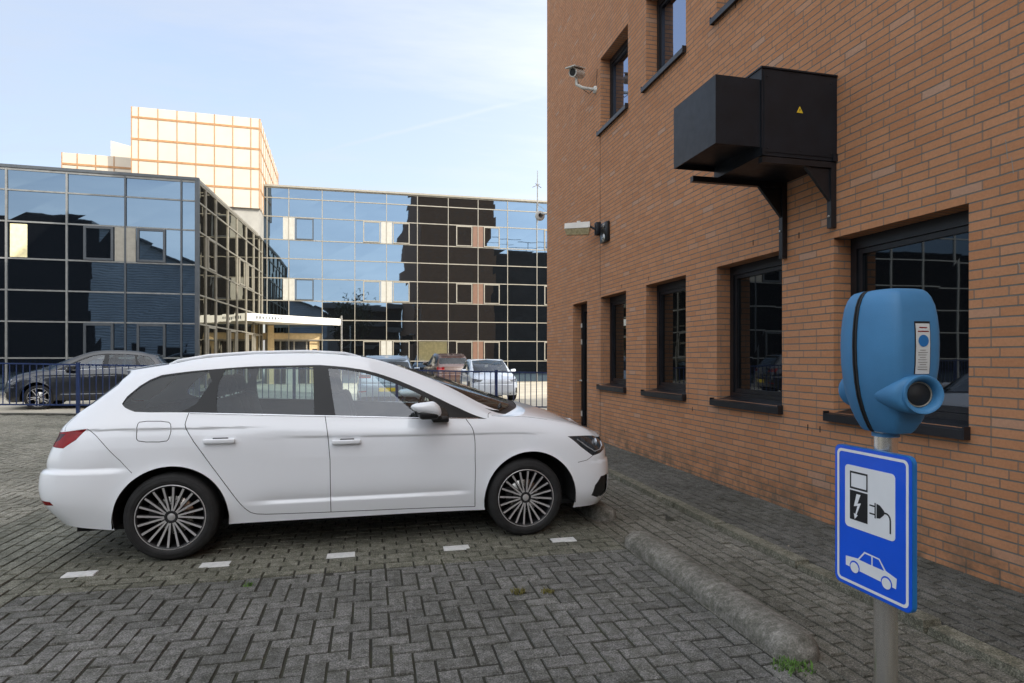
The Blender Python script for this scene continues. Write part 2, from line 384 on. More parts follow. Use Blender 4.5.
# far pavement past the corner
pavers('pavement', below_fence(rows(3.0, 12.9, 5.9, 15.0, 'y')), M['pav_walk'], z0=.030, clip=(3.0, 12.9, 5.9, 15))
pavers('kerb', [(2.86, .6 + i * 1.0, 3.0, 1.6 + i * 1.0) for i in range(14)], M['kerb'], z0=.040, bev=.012, drop=.07, gap=.008, jit=.002)
# soil under and between the stones (follows the same gentle rise)
def sheet(name, xs, ys, zf, mat):
    vs = [(x, y, float(zf(x, y))) for y in ys for x in xs]; n = len(xs)
    fs = [(j * n + i, j * n + i + 1, (j + 1) * n + i + 1, (j + 1) * n + i) for j in range(len(ys) - 1) for i in range(n - 1)]
    me = bpy.data.meshes.new(name); me.from_pydata(vs, [], fs); me.materials.append(mat)
    o = bpy.data.objects.new(name, me); COL.objects.link(o); return struct(o)
def joint_mat():
    t = NT('joint_fill'); P = t.coords('World')
    c = t.ramp(t.noise(P, 1.3, 6, .7), [(.35, (.018, .017, .013)), (.55, (.032, .031, .019)), (.72, (.055, .062, .024))])
    t.principled(Base_Color=c, Roughness=.95, Normal=t.bump(t.noise(P, 150, 3), .6, .004)); return t.mat
M['joint_fill'] = joint_mat()
sheet('paving_bed', list(np.arange(-15, 6.1, .75)), list(np.arange(.5, 18.6, .6)), lambda x, y: hz(x, y) - .0065, M['joint_fill'])
sheet('road', [-60, -15], [-40, 0, 12, 17, 18.6], lambda x, y: hz(x, y) - .004, M['pav_road'])
sheet('road', [-15, 3.85], [-40, .5], lambda x, y: -.004, M['pav_bay'])
MBg = sheet('ground', [-900, 900], [-900, 1500], lambda x, y: -.06, M['ground'])
# yard beyond the fence
yz = lambda x, y: .03 + .11 * (1 - smooth(-9, -3, x))
xs = list(np.arange(-60, 61, 4.)); ysr = [0, 6, 20, 60]
vs = []; fs = []
for j, k in enumerate(ysr):
    for x in xs: vs.append((x, fence_y(x) - .12 + k if k == 0 else (fence_y(x) if k < 20 else 16) + k, float(yz(x, 0))))
n = len(xs)
for j in range(len(ysr) - 1):
    for i in range(n - 1):
        fs.append((j * n + i, j * n + i + 1, (j + 1) * n + i + 1, (j + 1) * n + i))
me = bpy.data.meshes.new('yard_paving'); me.from_pydata(vs, [], fs); me.materials.append(M['yard']); o = bpy.data.objects.new('yard_paving', me); COL.objects.link(o); struct(o)
# kerb under the fence
k = MB()
for i in range(24):
    x0 = -18 + i; x1 = x0 + .992
    z0, z1 = float(yz(x0, 0)) + .02, float(yz(x1, 0)) + .02
    y0, y1 = fence_y(x0), fence_y(x1)
    k.add([(x0, y0 - .27, -.05), (x1, y1 - .27, -.05), (x1, y1 - .11, -.05), (x0, y0 - .11, -.05), (x0, y0 - .26, z0), (x1, y1 - .26, z1), (x1, y1 - .11, z1), (x0, y0 - .11, z0)],
          [(0, 1, 5, 4), (1, 2, 6, 5), (2, 3, 7, 6), (3, 0, 4, 7), (4, 5, 6, 7)])
struct(k.build('fence_kerb', M['pav_walk']))
# white bay markings: single white stones set in the rows
for x, y in ((-1.906, 4.60), (-1.065, 4.595), (-.214, 4.60), (.64, 4.575), (1.50, 4.58)):
    m = MB(); w, h, b = .1 + random.uniform(-.004, .003), .047, .005
    m.add([(x - w, y - h, -.004), (x + w, y - h, -.004), (x + w, y + h, -.004), (x - w, y + h, -.004), (x - w + b, y - h + b, .005), (x + w - b, y - h + b, .0045), (x + w - b, y + h - b, .0052), (x - w + b, y + h - b, .0048)],
          [(4, 5, 6, 7), (0, 1, 5, 4), (1, 2, 6, 5), (2, 3, 7, 6), (3, 0, 4, 7)])
    struct(m.build('bay_marking', M['white_mark']))

# weeds and litter
def tuft(x, y, n, r, h, mat, label, cat='weed', z=0.):
    m = MB()
    for i in range(n):
        a = random.uniform(0, 2 * PI); d = r * random.random() ** .7; px, py = x + d * math.cos(a), y + d * math.sin(a)
        b = random.uniform(0, 2 * PI); hh = h * random.uniform(.4, 1.1); w = random.uniform(.002, .0045)
        lx, ly = math.cos(b) * hh * random.uniform(.3, 1.1), math.sin(b) * hh * random.uniform(.3, 1.1)
        cx, cy = -math.sin(b) * w, math.cos(b) * w
        m.add([(px - cx, py - cy, z), (px + cx, py + cy, z), (px + lx * .5 + cx * .8, py + ly * .5 + cy * .8, z + hh * .75), (px + lx * .5 - cx * .8, py + ly * .5 - cy * .8, z + hh * .75), (px + lx, py + ly, z + hh * .8)],
              [(0, 1, 2, 3), (3, 2, 4)])
    return tag(m.build('weed', mat), label, cat)
tuft(1.93, 2.45, 150, .10, .035, M['moss'], 'bright green grass tuft at the near end of the concrete wheel stop')
tuft(.89, 3.62, 110, .05, .022, M['moss_dry'], 'flat yellow green moss clump in the middle of the herringbone paving')
tuft(1.07, 3.58, 90, .045, .02, M['moss_dry'], 'small olive moss clump right of the yellow green one on the paving')
tuft(-.76, 4.12, 50, .035, .02, M['moss'], 'tiny moss clump in the paving joints near the rear wheel')

tuft(-9.0, 16.0, 120, .30, .07, M['moss_dry'], 'low dry weeds growing at the foot of the far kerb by the fence', z=.08)
m = MB()
for i in range(46):
    x = random.uniform(3.02, 3.82); y = random.uniform(1.4, 12); s = random.uniform(.006, .016); a = random.uniform(0, PI); z = .036
    if i % 4 == 0: x, y, z = random.uniform(-3, 2.8), random.uniform(1.6, 8), .006; s *= .7
    c, d = math.cos(a) * s, math.sin(a) * s
    m.add([(x - c, y - d, z), (x + d * .5, y - c * .5, z + .004), (x + c, y + d, z + .002), (x - d * .5, y + c * .5, z + .003)], [(0, 1, 2, 3)])
tag(m.build('leaf_litter', M['leaf_litter']), 'small scattered dead leaves and crumbs along the pavement', 'leaf litter', kind='stuff')

# wheel stops: half-round concrete bars
def wheel_stop(y0, y1, cx, label):
    m = MB(); r, hgt, n = .125, .118, 14; L = []
    ys = [y0 + .125 * (1 - math.cos(a)) for a in np.linspace(0, PI / 2, 8)] + list(np.arange(y0 + .22, y1 - .2, .06)) + [y1 - .125 * (1 - math.cos(a)) for a in np.linspace(PI / 2, 0, 8)]
    for y in ys:
        e = min(1, max(0, (y - y0) / .125), max(0, (y1 - y) / .125)); s = math.sqrt(max(.0004, 1 - (1 - e) ** 2))
        ring = []
        for k in range(n + 1):
            a = PI * k / n; q = (1 + 0.)
            ring.append((cx - r * s * math.cos(a) * q, y, (hgt - .02) * s * math.sin(a) ** .8 * q + .012 * (1 if 0 < k < n else 0) - (.02 if k in (0, n) else 0)))
        L.append(ring)
    vs = [p for q in L for p in q]; w = n + 1
    m.add(vs, [(j * w + i, j * w + i + 1, (j + 1) * w + i + 1, (j + 1) * w + i) for j in range(len(L) - 1) for i in range(n)], 0, True)
    return tag(m.build('wheel_stop', M['stop']), label, 'wheel stop')
def stop_mat():
    t = NT('rough_concrete'); P = t.coords('World')
    a = t.noise(P, 7, 6, .7); b = t.noise(P, 120, 3, .7); c2 = t.noise(P, 28, 4, .7)
    col = t.ramp(a, [(.3, (.11, .105, .085)), (.5, (.19, .18, .155)), (.7, (.28, .265, .235))])
    col = t.mix(.75, col, t.ramp(b, [(.3, (.4, .4, .4)), (.55, (1, 1, 1)), (.75, (1.7, 1.7, 1.65))]), 'MULTIPLY')
    col = t.mix(.6, col, t.ramp(c2, [(.35, (.45, .47, .4)), (.6, (1.1, 1.1, 1.1))]), 'MULTIPLY')
    ms = t.n('ShaderNodeMapRange', i_Value=t.noise(P, 3., 6, .7), i_From_Min=.52, i_From_Max=.66).outputs[0]
    col = t.mix(t.math('MULTIPLY', ms, .6), col, (.06, .062, .032))
    t.principled(Base_Color=col, Roughness=.92, Normal=t.bump(t.math('ADD', b, t.math('MULTIPLY', c2, .8)), .5, .004)); return t.mat
M['stop'] = stop_mat()
wheel_stop(2.46, 4.42, 2.035, 'half-round concrete wheel stop standing free in front of the charging sign')
wheel_stop(5.02, 6.95, 2.06, 'concrete wheel stop whose rounded end shows under the white car bumper')

# ================================================================== BRICK BUILDING
WX = 3.85
bb = thing('brick_building', 'tall orange-brown brick office building along the right side of the car park', 'building', (WX, 12.92, 0))
ops = [(10.36, 11.15, .03, 2.50), (8.64, 9.70, .99, 2.50), (6.83, 7.95, .99, 2.50), (5.02, 6.14, .99, 2.495), (3.17, 4.36, .99, 2.48),
       (8.57, 9.70, 5.36, 6.60), (6.83, 7.95, 5.36, 6.60), (5.02, 6.14, 5.36, 6.60)]
wall = MB(); Hh = 20.
Y0, Y1, D = -40., 12.92, .17
ysl = sorted({Y0, Y1} | {o[0] for o in ops} | {o[1] for o in ops}); zsl = sorted({-.05, Hh} | {o[2] for o in ops} | {o[3] for o in ops})
for a, b in zip(ysl[:-1], ysl[1:]):
    for c, d in zip(zsl[:-1], zsl[1:]):
        if not any(o[0] <= a + 1e-6 and b <= o[1] + 1e-6 and o[2] <= c + 1e-6 and d <= o[3] + 1e-6 for o in ops):
            wall.quad((WX, b, c), (WX, a, c), (WX, a, d), (WX, b, d))
for y0, y1, z0, z1 in ops:
    x1 = WX + D + .09
    wall.quad((WX, y1, z0), (x1, y1, z0), (x1, y1, z1), (WX, y1, z1)); wall.quad((x1, y0, z0), (WX, y0, z0), (WX, y0, z1), (x1, y0, z1))
    wall.quad((WX, y0, z1), (WX, y1, z1), (x1, y1, z1), (x1, y0, z1)); wall.quad((WX, y1, z0), (WX, y0, z0), (x1, y0, z0), (x1, y1, z0))
XR = 10.9
wall.quad((WX, Y1, -.05), (WX, Y1, Hh), (XR, Y1, Hh), (XR, Y1, -.05)); wall.quad((XR, Y0, -.05), (XR, Y1, -.05), (XR, Y1, Hh), (XR, Y0, Hh)); wall.quad((WX, Y0, -.05), (XR, Y0, -.05), (XR, Y0, Hh), (WX, Y0, Hh))
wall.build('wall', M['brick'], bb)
rf = MB(); rf.box(WX - .04, Y0, Hh, XR + .04, Y1 + .04, Hh + .18); rf.build('roof', M['roof_grey'], bb)
for za, zb_ in ((2.52, 5.30), (.1, .9)): jt = MB(); jt.box(WX - .002, 9.712, za, WX + .01, 9.722, zb_); jt.build('movement_joint', M['shell_black'], bb)
vent = MB()
for i in range(14):
    y = random.uniform(4.5, 12.4); z = random.choice([.29, .80, 2.56, 2.62, 5.25, 3.3]) ; vent.box(WX - .0015, y, z, WX + .01, y + .011, z + .055)
vent.build('weep_hole', M['shell_black'], bb)['kind'] = 'stuff'
sc = MB()
for (y, z, l) in ((2.935, 2.82, .13), (2.90, 2.70, .11), (2.86, 2.05, .06)):
    sc.add([(WX - .0015, y, z), (WX - .0015, y - .005, z - .01), (WX - .0015, y - .017, z - l), (WX - .0015, y - .012, z - l)], [(0, 1, 2, 3)])
sc.build('bird_dropping', M['panel_mirror'], bb)
def wood_frame(y0, y1, z0, z1, door=False):
    f = MB(); x = WX + D; w, dp = .065, .07; g = .002; top = .10
    f.box(x, y0 + g, z0 + g, x + dp, y0 + w, z1 - g); f.box(x, y1 - w, z0 + g, x + dp, y1 - g, z1 - g)
    f.box(x, y0 + w, z1 - top, x + dp, y1 - w, z1 - g); f.box(x, y0 + w, z0 + g, x + dp, y1 - w, z0 + .075)
    # opening sash set a little back
    s = .045; a0, a1, b0, b1 = y0 + w, y1 - w, z0 + .075, z1 - top; xs_ = x + .018
    f.box(xs_, a0 + g, b0 + g, xs_ + .05, a0 + s, b1 - g); f.box(xs_, a1 - s, b0 + g, xs_ + .05, a1 - g, b1 - g)
    f.box(xs_, a0 + s, b1 - s, xs_ + .05, a1 - s, b1 - g); f.box(xs_, a0 + s, b0 + g, xs_ + .05, a1 - s, b0 + s)
    fr = f.build('door' if door else 'window', M['black_metal'], bb)
    p = MB(); xg = xs_ + .025; t = random.uniform(-.002, .002)
    p.quad((xg + t, a1 - s + .01, b0 + s - .01), (xg - t, a0 + s - .01, b0 + s - .01), (xg - t * .5, a0 + s - .01, b1 - s + .01), (xg + t * .3, a1 - s + .01, b1 - s + .01))
    p.build('pane', M['glass_sky_tint'] if z0 > 4 else M['glass_brick'], fr)
    if not door:
        sl = MB(); sl.add([(WX - .055, y0 - .0, z0 - .075), (WX + D, y0 - .0, z0 - .02), (WX + D, y0, z0 + .028), (WX - .055, y0, z0 - .012), (WX - .055, y1 + .05, z0 - .075), (WX + D, y1 + .0, z0 - .02), (WX + D, y1, z0 + .028), (WX - .055, y1 + .05, z0 - .012)],
                          [(0, 3, 7, 4), (3, 2, 6, 7), (0, 1, 2, 3), (4, 7, 6, 5), (0, 4, 5, 1)])
        sl.box(WX - .055, y0 - .012, z0 - .075, WX + .0, y0 - .001, z0 + .01); sl.box(WX - .055, y1 + .051, z0 - .075, WX, y1 + .062, z0 + .01)
        sl.build('sill', M['black_metal'], fr)
    else:
        h = MB(); h.box(x - .05, y1 - .05, 1.0, x, y1 - .03, 1.03); h.tube([(x - .05, y1 - .05, 1.015), (x - .05, y1 - .17, 1.015)], .01)
        h.box(x - .012, y1 - .064, 2.05, x, y1 - .01, 2.13); h.box(x - .012, y1 - .064, 1.72, x, y1 - .01, 1.82); h.box(x - .012, y1 - .064, .32, x, y1 - .01, .42)
        h.build('hinge', M['white_plastic'], fr)
for i, o_ in enumerate(ops): wood_frame(*o_, door=(i == 0))
# low annex behind (seen only as a reflection)
an = thing('office_annex', 'low dark office annex with roof railing behind the tall brick building', 'building', (11, 8, 0))
a = MB(); a.box(XR + .01, -40, 0, 34, 8, 12.4); a.build('wall', M['annex_wall'], an)
a = MB()
for i in range(12): a.tube([(11.2 + i * 2, 7.8, 12.4), (11.2 + i * 2, 7.8, 13.5)], .03, 5)
a.tube([(11.2, 7.8, 13.5), (33.5, 7.8, 13.5)], .03, 5); a.tube([(11.2, 7.8, 12.95), (33.5, 7.8, 12.95)], .02, 5); a.build('railing', M['mullion_dark'], an)

# ---- black duct box on the wall
bx = thing('duct_box', 'large black metal ventilation box with an outlet hood on wall brackets', 'ventilation box', (WX, 4.7, 3.12))
c = MB(); y0, y1, z0, z1, x0 = 4.32, 5.02, 3.12, 3.835, 3.12
c.box(x0, y0, z0, WX - .003, y1, z1)
c.box(x0 + .02, y0 - .006, z0 + .03, x0 + .70, y0 - .0005, z1 - .025)
c.box(x0 - .008, y0 - .01, z1 + .0005, WX - .004, y1 + .01, z1 + .014)
for a_, b_ in ((x0, 3.15), (3.80, 3.845)): c.box(a_, y0 - .012, z0 - .002, b_, y0 - .007, z0 + .06)
for q in ((x0 + .05, .06), (x0 + .66, .06), (x0 + .05, .65), (x0 + .66, .65), (x0 + .36, .06)): c.lathe([(0, -.004), (.006, -.004), (.006, 0)], 'y', (q[0], y0 - .007, z0 + q[1]), 8)
c.build('casing', M['grey_metal'], bx)
hd = MB(); X0, X1, ya, yb, zt, zb = 2.708, 3.118, 4.335, 5.02, 3.745, 3.19
t = .012
hd.box(X0, ya, zb, X0 + t, yb, zt); hd.box(X0 + t, ya, zb - .0, X1, ya + t, zt); hd.box(X0 + t, yb - t, zb, X1, yb, zt); hd.box(X0 + t, ya + t, zt - t, X1, yb - t, zt)
for z in (3.25, 3.72): hd.lathe([(0, -.003), (.005, -.003), (.005, 0)], 'y', (X0 + .25, ya, z), 8)
hd.box(X0 + t, ya + t, zb + .04, X1, yb - t, zb + .05)
hd.build('hood', M['grey_metal'], bx)
lv = MB()
for i in range(1): lv.box(X0 + .06, ya + .06 + i * .085, zb + .015, X1 - .06, ya + .075 + i * .085, zb + .038)
lv.build('louvre', M['black_metal'], bx)
for yy in (4.325, 4.945):
    b = MB(); w = .05; zt2 = 3.115 if yy < 4.5 else 3.118
    b.box(2.86 if yy > 4.5 else 3.13, yy, zt2 - .05, WX - .004, yy + w, zt2)
    b.box(WX - .055, yy, 2.40 if yy > 4.5 else 2.56, WX - .004, yy + w, zt2 - .05)
    b.add([(WX - .30, yy + .01, zt2 - .05), (WX - .25, yy + .01, zt2 - .05), (WX - .055, yy + .01, zt2 - .27), (WX - .055, yy + .01, zt2 - .33), (WX - .30, yy + .04, zt2 - .05), (WX - .25, yy + .04, zt2 - .05), (WX - .055, yy + .04, zt2 - .27), (WX - .055, yy + .04, zt2 - .33)],
          [(0, 3, 2, 1), (4, 5, 6, 7), (0, 4, 7, 3), (1, 2, 6, 5)])
    b.prism([(WX - .27, zt2 - .051), (WX - .056, zt2 - .051), (WX - .056, zt2 - .29)], yy + .018, yy + .030, lambda a, b_, h: (a, h, b_))
    b.lathe([(0, -.012), (.010, -.012), (.010, 0)], 'x', (WX - .056, yy + .025, 2.66), 8, 1)
    b.build('bracket', [M['black_metal'], M['steel']], bx)
s = MB(); cx, cz = 3.475, 3.52; yy = y0 - .0085
s.prism([(-.031, -.026), (.031, -.026), (0, .030)], 0, .002, lambda a, b, h: (cx + a, yy + h - .002, cz + b)); sg = s.build('warning_sticker', M['plate_yellow'], bx)
s = MB(); s.prism([(.003, .012), (-.006, -.004), (-.001, -.004), (-.004, -.018), (.006, .000), (.001, .000)], 0, .001, lambda a, b, h: (cx + a, yy - .0035 + h, cz + b)); s.build('lightning_bolt', M['sign_black'], sg)

# ---- security camera
cc = thing('security_camera', 'white bullet security camera on a wall arm below the upper windows', 'security camera', (WX, 9.95, 6.1))
c = MB(); p0 = Vector((3.52, 10.0, 6.46)); d = Vector((-.72, -.62, -.24)).normalized(); a = d.cross(Vector((0, 0, 1))).normalized(); b = a.cross(d)
c.tube([p0 - d * .17, p0 + d * .14], .080, 16); c.obox(p0 + b * .080 + d * .02, d * .40, a * .19, b * .018); c.build('housing', M['white_plastic'], cc)
c = MB(); c.tube([p0 + d * .138, p0 + d * .145], .060, 16); c.build('lens', M['black_gloss'], cc)
c = MB(); c.tube([(WX, 9.93, 6.17), (WX - .24, 9.95, 6.19), p0 + Vector((.0, 0, -.20)), p0 + Vector((0, 0, -.05))], .028, 8); c.lathe([(0, -.03), (.06, -.03), (.065, 0)], 'x', (WX, 9.93, 6.17), 16); c.build('arm', M['white_plastic'], cc)
c = MB(); c.tube([p0 - d * .13, p0 + Vector((.02, .02, -.10)), p0 + Vector((.06, .0, -.24)), (WX - .12, 9.95, 6.10), (WX, 9.9, 6.2), (WX - .004, 9.85, 6.5)], .006, 6); c.build('cable', M['rubber'], cc)
# ---- flood light and dark plate beside it
fl = thing('flood_light', 'long white flood light sticking out of the brick wall above the doorway', 'lamp', (WX, 9.65, 3.62))
c = MB(); q0 = Vector((3.70, 9.80, 3.70)); d = Vector((-.80, .42, .0)).normalized(); a = Vector((-d.y, d.x, 0)); z = Vector((0, 0, 1))
q1 = q0 + d * .44
c.add([q0 + a * .09 + z * .0, q0 - a * .09, q1 - a * .09, q1 + a * .09, q0 + a * .05 + z * .11, q0 - a * .05 + z * .11, q1 - a * .05 + z * .10, q1 + a * .05 + z * .10], [(4, 5, 6, 7), (0, 1, 5, 4), (1, 2, 6, 5), (2, 3, 7, 6), (3, 0, 4, 7), (0, 3, 2, 1)])
c.obox(q0 + d * .2 + z * .12, d * .06, a * .06, z * .03); c.build('lamp_housing', M['white_plastic'], fl)
c = MB(); c.add([q0 + a * .085 - z * .002, q0 - a * .085 - z * .002, q1 - a * .085 - z * .002, q1 + a * .085 - z * .002, q0 + a * .05 - z * .11 + d * .03, q0 - a * .05 - z * .11 + d * .03, q1 - a * .05 - z * .10 - d * .03, q1 + a * .05 - z * .10 - d * .03], [(0, 1, 5, 4), (1, 2, 6, 5), (2, 3, 7, 6), (3, 0, 4, 7), (4, 5, 6, 7)]); c.build('lamp_glass', M['grille_glass'], fl)
c = MB(); c.rbox((WX - .045, 9.72, 3.68), (.09, .10, .22), .01); c.tube([(WX - .06, 9.72, 3.66), q0 + z * .03], .02, 8); c.build('wall_mount', M['grey_metal'], fl)
pl = thing('intercom_plate', 'small dark rectangular loudspeaker plate on the brick wall right of the flood light', 'speaker', (WX, 9.42, 3.6))
c = MB(); c.rbox((WX - .03, 9.43, 3.56), (.06, .30, .33), .012); c.build('casing', M['black_gloss'], pl)
c = MB(); c.lathe([(.0, -.012), (.05, -.010), (.065, 0)], 'x', (WX - .06, 9.43, 3.47), 20); c.build('speaker_cone', M['steel'], pl)
c = MB(); c.rbox((WX - .064, 9.43, 3.66), (.008, .16, .07), .003); c.build('display', M['lamp_dark'], pl)
# ---- weather mast on the far corner
wm = thing('weather_mast', 'thin weather mast with round white sensor at the far corner of the brick wall', 'antenna', (3.80, 13.0, 4.6))
c = MB(); mx, my = 3.72, 13.25
c.tube([(mx, my, 4.55), (mx, my, 5.55)], .014, 6); c.tube([(mx, my, 5.3), (mx, my, 5.75)], .008, 6); c.tube([(mx - .12, my, 5.36), (mx + .05, my - .02, 5.44)], .008, 5); c.tube([(mx - .05, my, 5.45), (mx + .09, my, 5.36)], .008, 5)
c.tube([(mx, my, 4.75), (WX + .06, Y1 + .01, 4.70)], .02, 6); c.tube([(mx, my, 4.98), (mx + .12, my - .1, 4.85), (WX + .04, Y1 + .01, 4.72)], .006, 5); c.build('mast', M['steel'], wm)
c = MB(); c.lathe([(.045, -.04), (.10, -.05), (.115, 0), (.10, .05), (.045, .04)], 'y', (mx + .04, my - .06, 4.70), 20); c.build('sensor', M['white_plastic'], wm)
c = MB(); c.lathe([(0, -.02), (.05, -.045)], 'y', (mx + .04, my - .07, 4.70), 14); c.build('sensor_core', M['black_plastic'], wm)

# ================================================================== GLASS BUILDINGS
def curtain(root, O, ang, cols, rws, glass, mul, fl=1, special=(), skip=None, mw=.038, dark_from=None, side=False):
    """curtain wall: pane by pane, mullion by mullion. cols = distances along e, rws = heights"""
    e = Vector((math.cos(ang), math.sin(ang), 0)); n = Vector((math.sin(ang), -math.cos(ang), 0)) * fl; O = Vector(O)
    P = lambda s, z, d=0.: O + e * s + n * d + Vector((0, 0, z))
    for i, (a, b) in enumerate(zip(cols[:-1], cols[1:])):
        for j, (c, d) in enumerate(zip(rws[:-1], rws[1:])):
            if skip and skip(i, j, a, b, c, d): continue
            t = [random.gauss(0, .0022) for _ in range(4)]
            p = MB(); v = [P(a, c, t[0]), P(b, c, t[1]), P(b, d, t[2]), P(a, d, t[1] + t[3] - t[0] * .5)]
            if fl < 0: v = v[::-1]
            p.quad(*v); p.build('glass_pane', glass, root)
    for i, s in enumerate(cols):
        m = MB(); w = mw
        m.obox(P(s, (rws[0] + rws[-1]) / 2, .012), e * w, n * .07, Vector((0, 0, rws[-1] - rws[0])))
        m.build('mullion', mul(s) if callable(mul) else mul, root)
    for j, z in enumerate(rws):
        m = MB(); m.obox(P((cols[0] + cols[-1]) / 2, z, .006), e * (cols[-1] - cols[0]), n * .05, Vector((0, 0, .05 if 0 < j < len(rws) - 1 else .10)))
        m.build('transom', mul(None) if callable(mul) else mul, root)
    return P, e, n
def casement(root, P, e, n, s0, s1, z0, z1, glass, fmat, fw=.055, gl2=None):
    f = MB(); zz = Vector((0, 0, 1)); g = .035
    s0 += g; s1 -= g; z0 += g; z1 -= g
    for (a, b, c, d) in ((s0, s0 + fw, z0, z1), (s1 - fw, s1, z0, z1), (s0 + fw, s1 - fw, z0, z0 + fw), (s0 + fw, s1 - fw, z1 - fw, z1)):
        f.obox(P((a + b) / 2, (c + d) / 2, .035), e * (b - a), n * .06, zz * (d - c))
    w = f.build('window', fmat, root)
    p = MB(); t = random.gauss(0, .004)
    v = [P(s0 + fw, z0 + fw, .03 + t), P(s1 - fw, z0 + fw, .03 - t), P(s1 - fw, z1 - fw, .03), P(s0 + fw, z1 - fw, .03 + t)]
    p.quad(*v); p.build('pane', glass, w); return w
def panel(root, P, e, n, s0, s1, z0, z1, mat, name='panel', d=.02):
    p = MB(); p.obox(P((s0 + s1) / 2, (z0 + z1) / 2, d), e * (s1 - s0), n * .02, Vector((0, 0, z1 - z0))); return p.build(name, mat, root)

# right-hand glass office, three storeys
ga = thing('glass_office', 'three-storey glass office with pale mullions standing across the yard behind the fence', 'building', (2, 34.3, 0))
ang = R(-.6); O = (-5.66, 34.24, 0)
cR = [0, .27, 1.37, 3.09, 4.81, 6.52, 8.22, 9.96, 11.68, 13.42, 15.19, 16.9]
zR = [.03, 1.28, 2.43, 3.52, 4.55, 5.75, 6.81, 7.82, 9.05, 10.05, 10.62]
skipR = lambda i, j, a, b, c, d: (j <= 1 and b <= 3.15) or (j == 1 and abs(a - 8.22) < .1) or i == 10 or (j == 2 and b <= 3.15)
P, e, n = curtain(ga, O, ang, cR, zR, M['glass_front'], M['mullion'], skip=skipR)
for (z0, z1) in ((7.82, 9.05), (4.55, 5.75), (1.28, 2.43)):
    for k, s in enumerate((1.37, 6.52, 11.68, 16.9)):
        pan = M['panel_white'] if k < 2 else M['panel_brown']
        if z0 < 2 and k == 0: continue
        panel(ga, P, e, n, s - .30, s + .30, z0 + .03, z1 - .03, pan if z0 > 2 or k > 1 else M['panel_white'])
        if k > 0: casement(ga, P, e, n, s - 1.30, s - .30, z0, z1, M['glass_front'], M['mullion'])
        if k < 3: casement(ga, P, e, n, s + .30, s + 1.30, z0, z1, M['glass_front'], M['mullion_dark'] if k == 0 else M['mullion'])
p = MB(); p.quad(P(16.9, .03), P(40, .03), P(40, 10.74), P(16.9, 10.74)); p.quad(P(15.19, .03), P(16.9, .03), P(16.9, 10.74), P(15.19, 10.74)); p.build('glass_wall', M['glass_front'], ga)
p = MB()
for s in np.arange(18.6, 40, 1.72): p.obox(P(s, 5.4, .01), e * .055, n * .06, Vector((0, 0, 10.7)))
for z in zR: p.obox(P(28.5, z, .006), e * 23, n * .05, Vector((0, 0, .05)))
p.build('mullion_grid', M['mullion'], ga)['kind'] = 'stuff'
b = MB(); b.box(-5.6, 34.9, .03, 34, 48, 10.58); b.build('core', M['dark_clad'], ga)
b = MB(); b.obox(P(17, 10.68, -.3), e * 46, n * .8, Vector((0, 0, .10))); b.build('roof_edge', M['mullion'], ga)
# blinds behind two panes
q = MB(); q.obox(P(9.1, 1.85, -.06), e * 1.6, n * .02, Vector((0, 0, 1.1))); q.build('blind', M['curtain'], ga)
q = MB(); q.quad(P(8.24, 1.3), P(9.93, 1.3), P(9.93, 2.41), P(8.24, 2.41)); q.build('glass_pane', M['glass_shop'], ga)
# entrance under the canopy
q = MB(); q.box(-5.55, 35.3, .03, -2.6, 35.34, 3.5); q.build('entrance_back_wall', M['cream'], ga)
q = MB(); 
for x in (-5.5, -4.75, -4.05, -3.4, -2.75): q.box(x - .035, 34.42, .03, x + .035, 34.50, 2.36)
q.box(-5.5, 34.42, 2.36, -2.7, 34.50, 2.46); q.build('entrance_doors', M['mullion'], ga)
q = MB(); q.quad((-5.5, 34.46, .03), (-2.7, 34.46, .03), (-2.7, 34.46, 2.38), (-5.5, 34.46, 2.38)); q.build('door_glass', M['glass_shop'], ga)
q = MB(); q.box(-5.62, 34.30, 2.46, -2.62, 34.40, 2.80); q.box(-3.25, 34.41, .03, -2.75, 34.415, 2.36); q.build('lintel', M['cream'], ga)
q = MB(); q.quad(P(.27, 2.8), P(3.09, 2.8), P(3.09, 3.52), P(.27, 3.52)); q.build('fanlight', M['glass_front'], ga)
q = MB(); q.box(-3.1, 34.395, 1.55, -2.85, 34.408, 1.95); q.box(-3.1, 34.395, 1.0, -2.85, 34.408, 1.4); q.build('notice', M['sign_black'], ga)
q = MB(); q.box(-5.35, 34.15, .03, -5.05, 34.38, 3.2); q.build('column', M['cream'], ga)
q = MB(); q.box(-4.35, 33.5, .03, -3.75, 33.62, 1.5); tag(q.build('notice_board', M['panel_white']), 'white board standing before the entrance doors of the glass office', 'board')
q = MB(); poly = [(-5.735, 30.7), (-1.53, 34.16), (-5.61, 34.20)]
q.prism(poly, 3.24, 3.60, lambda a, b, h: (a, b, h)); cn = q.build('canopy', M['canopy'], ga)
q = MB(); d = Vector((4.205, 3.46, 0)).normalized(); nn = Vector((d.y, -d.x, 0))
for i in range(9): q.obox(Vector((-5.735, 30.7, 3.42)) + d * (.5 + i * .16) + nn * .008, d * random.uniform(.05, .11), nn * .004, Vector((0, 0, random.uniform(.10, .16))))
q.build('lettering', M['mullion_dark'], cn)

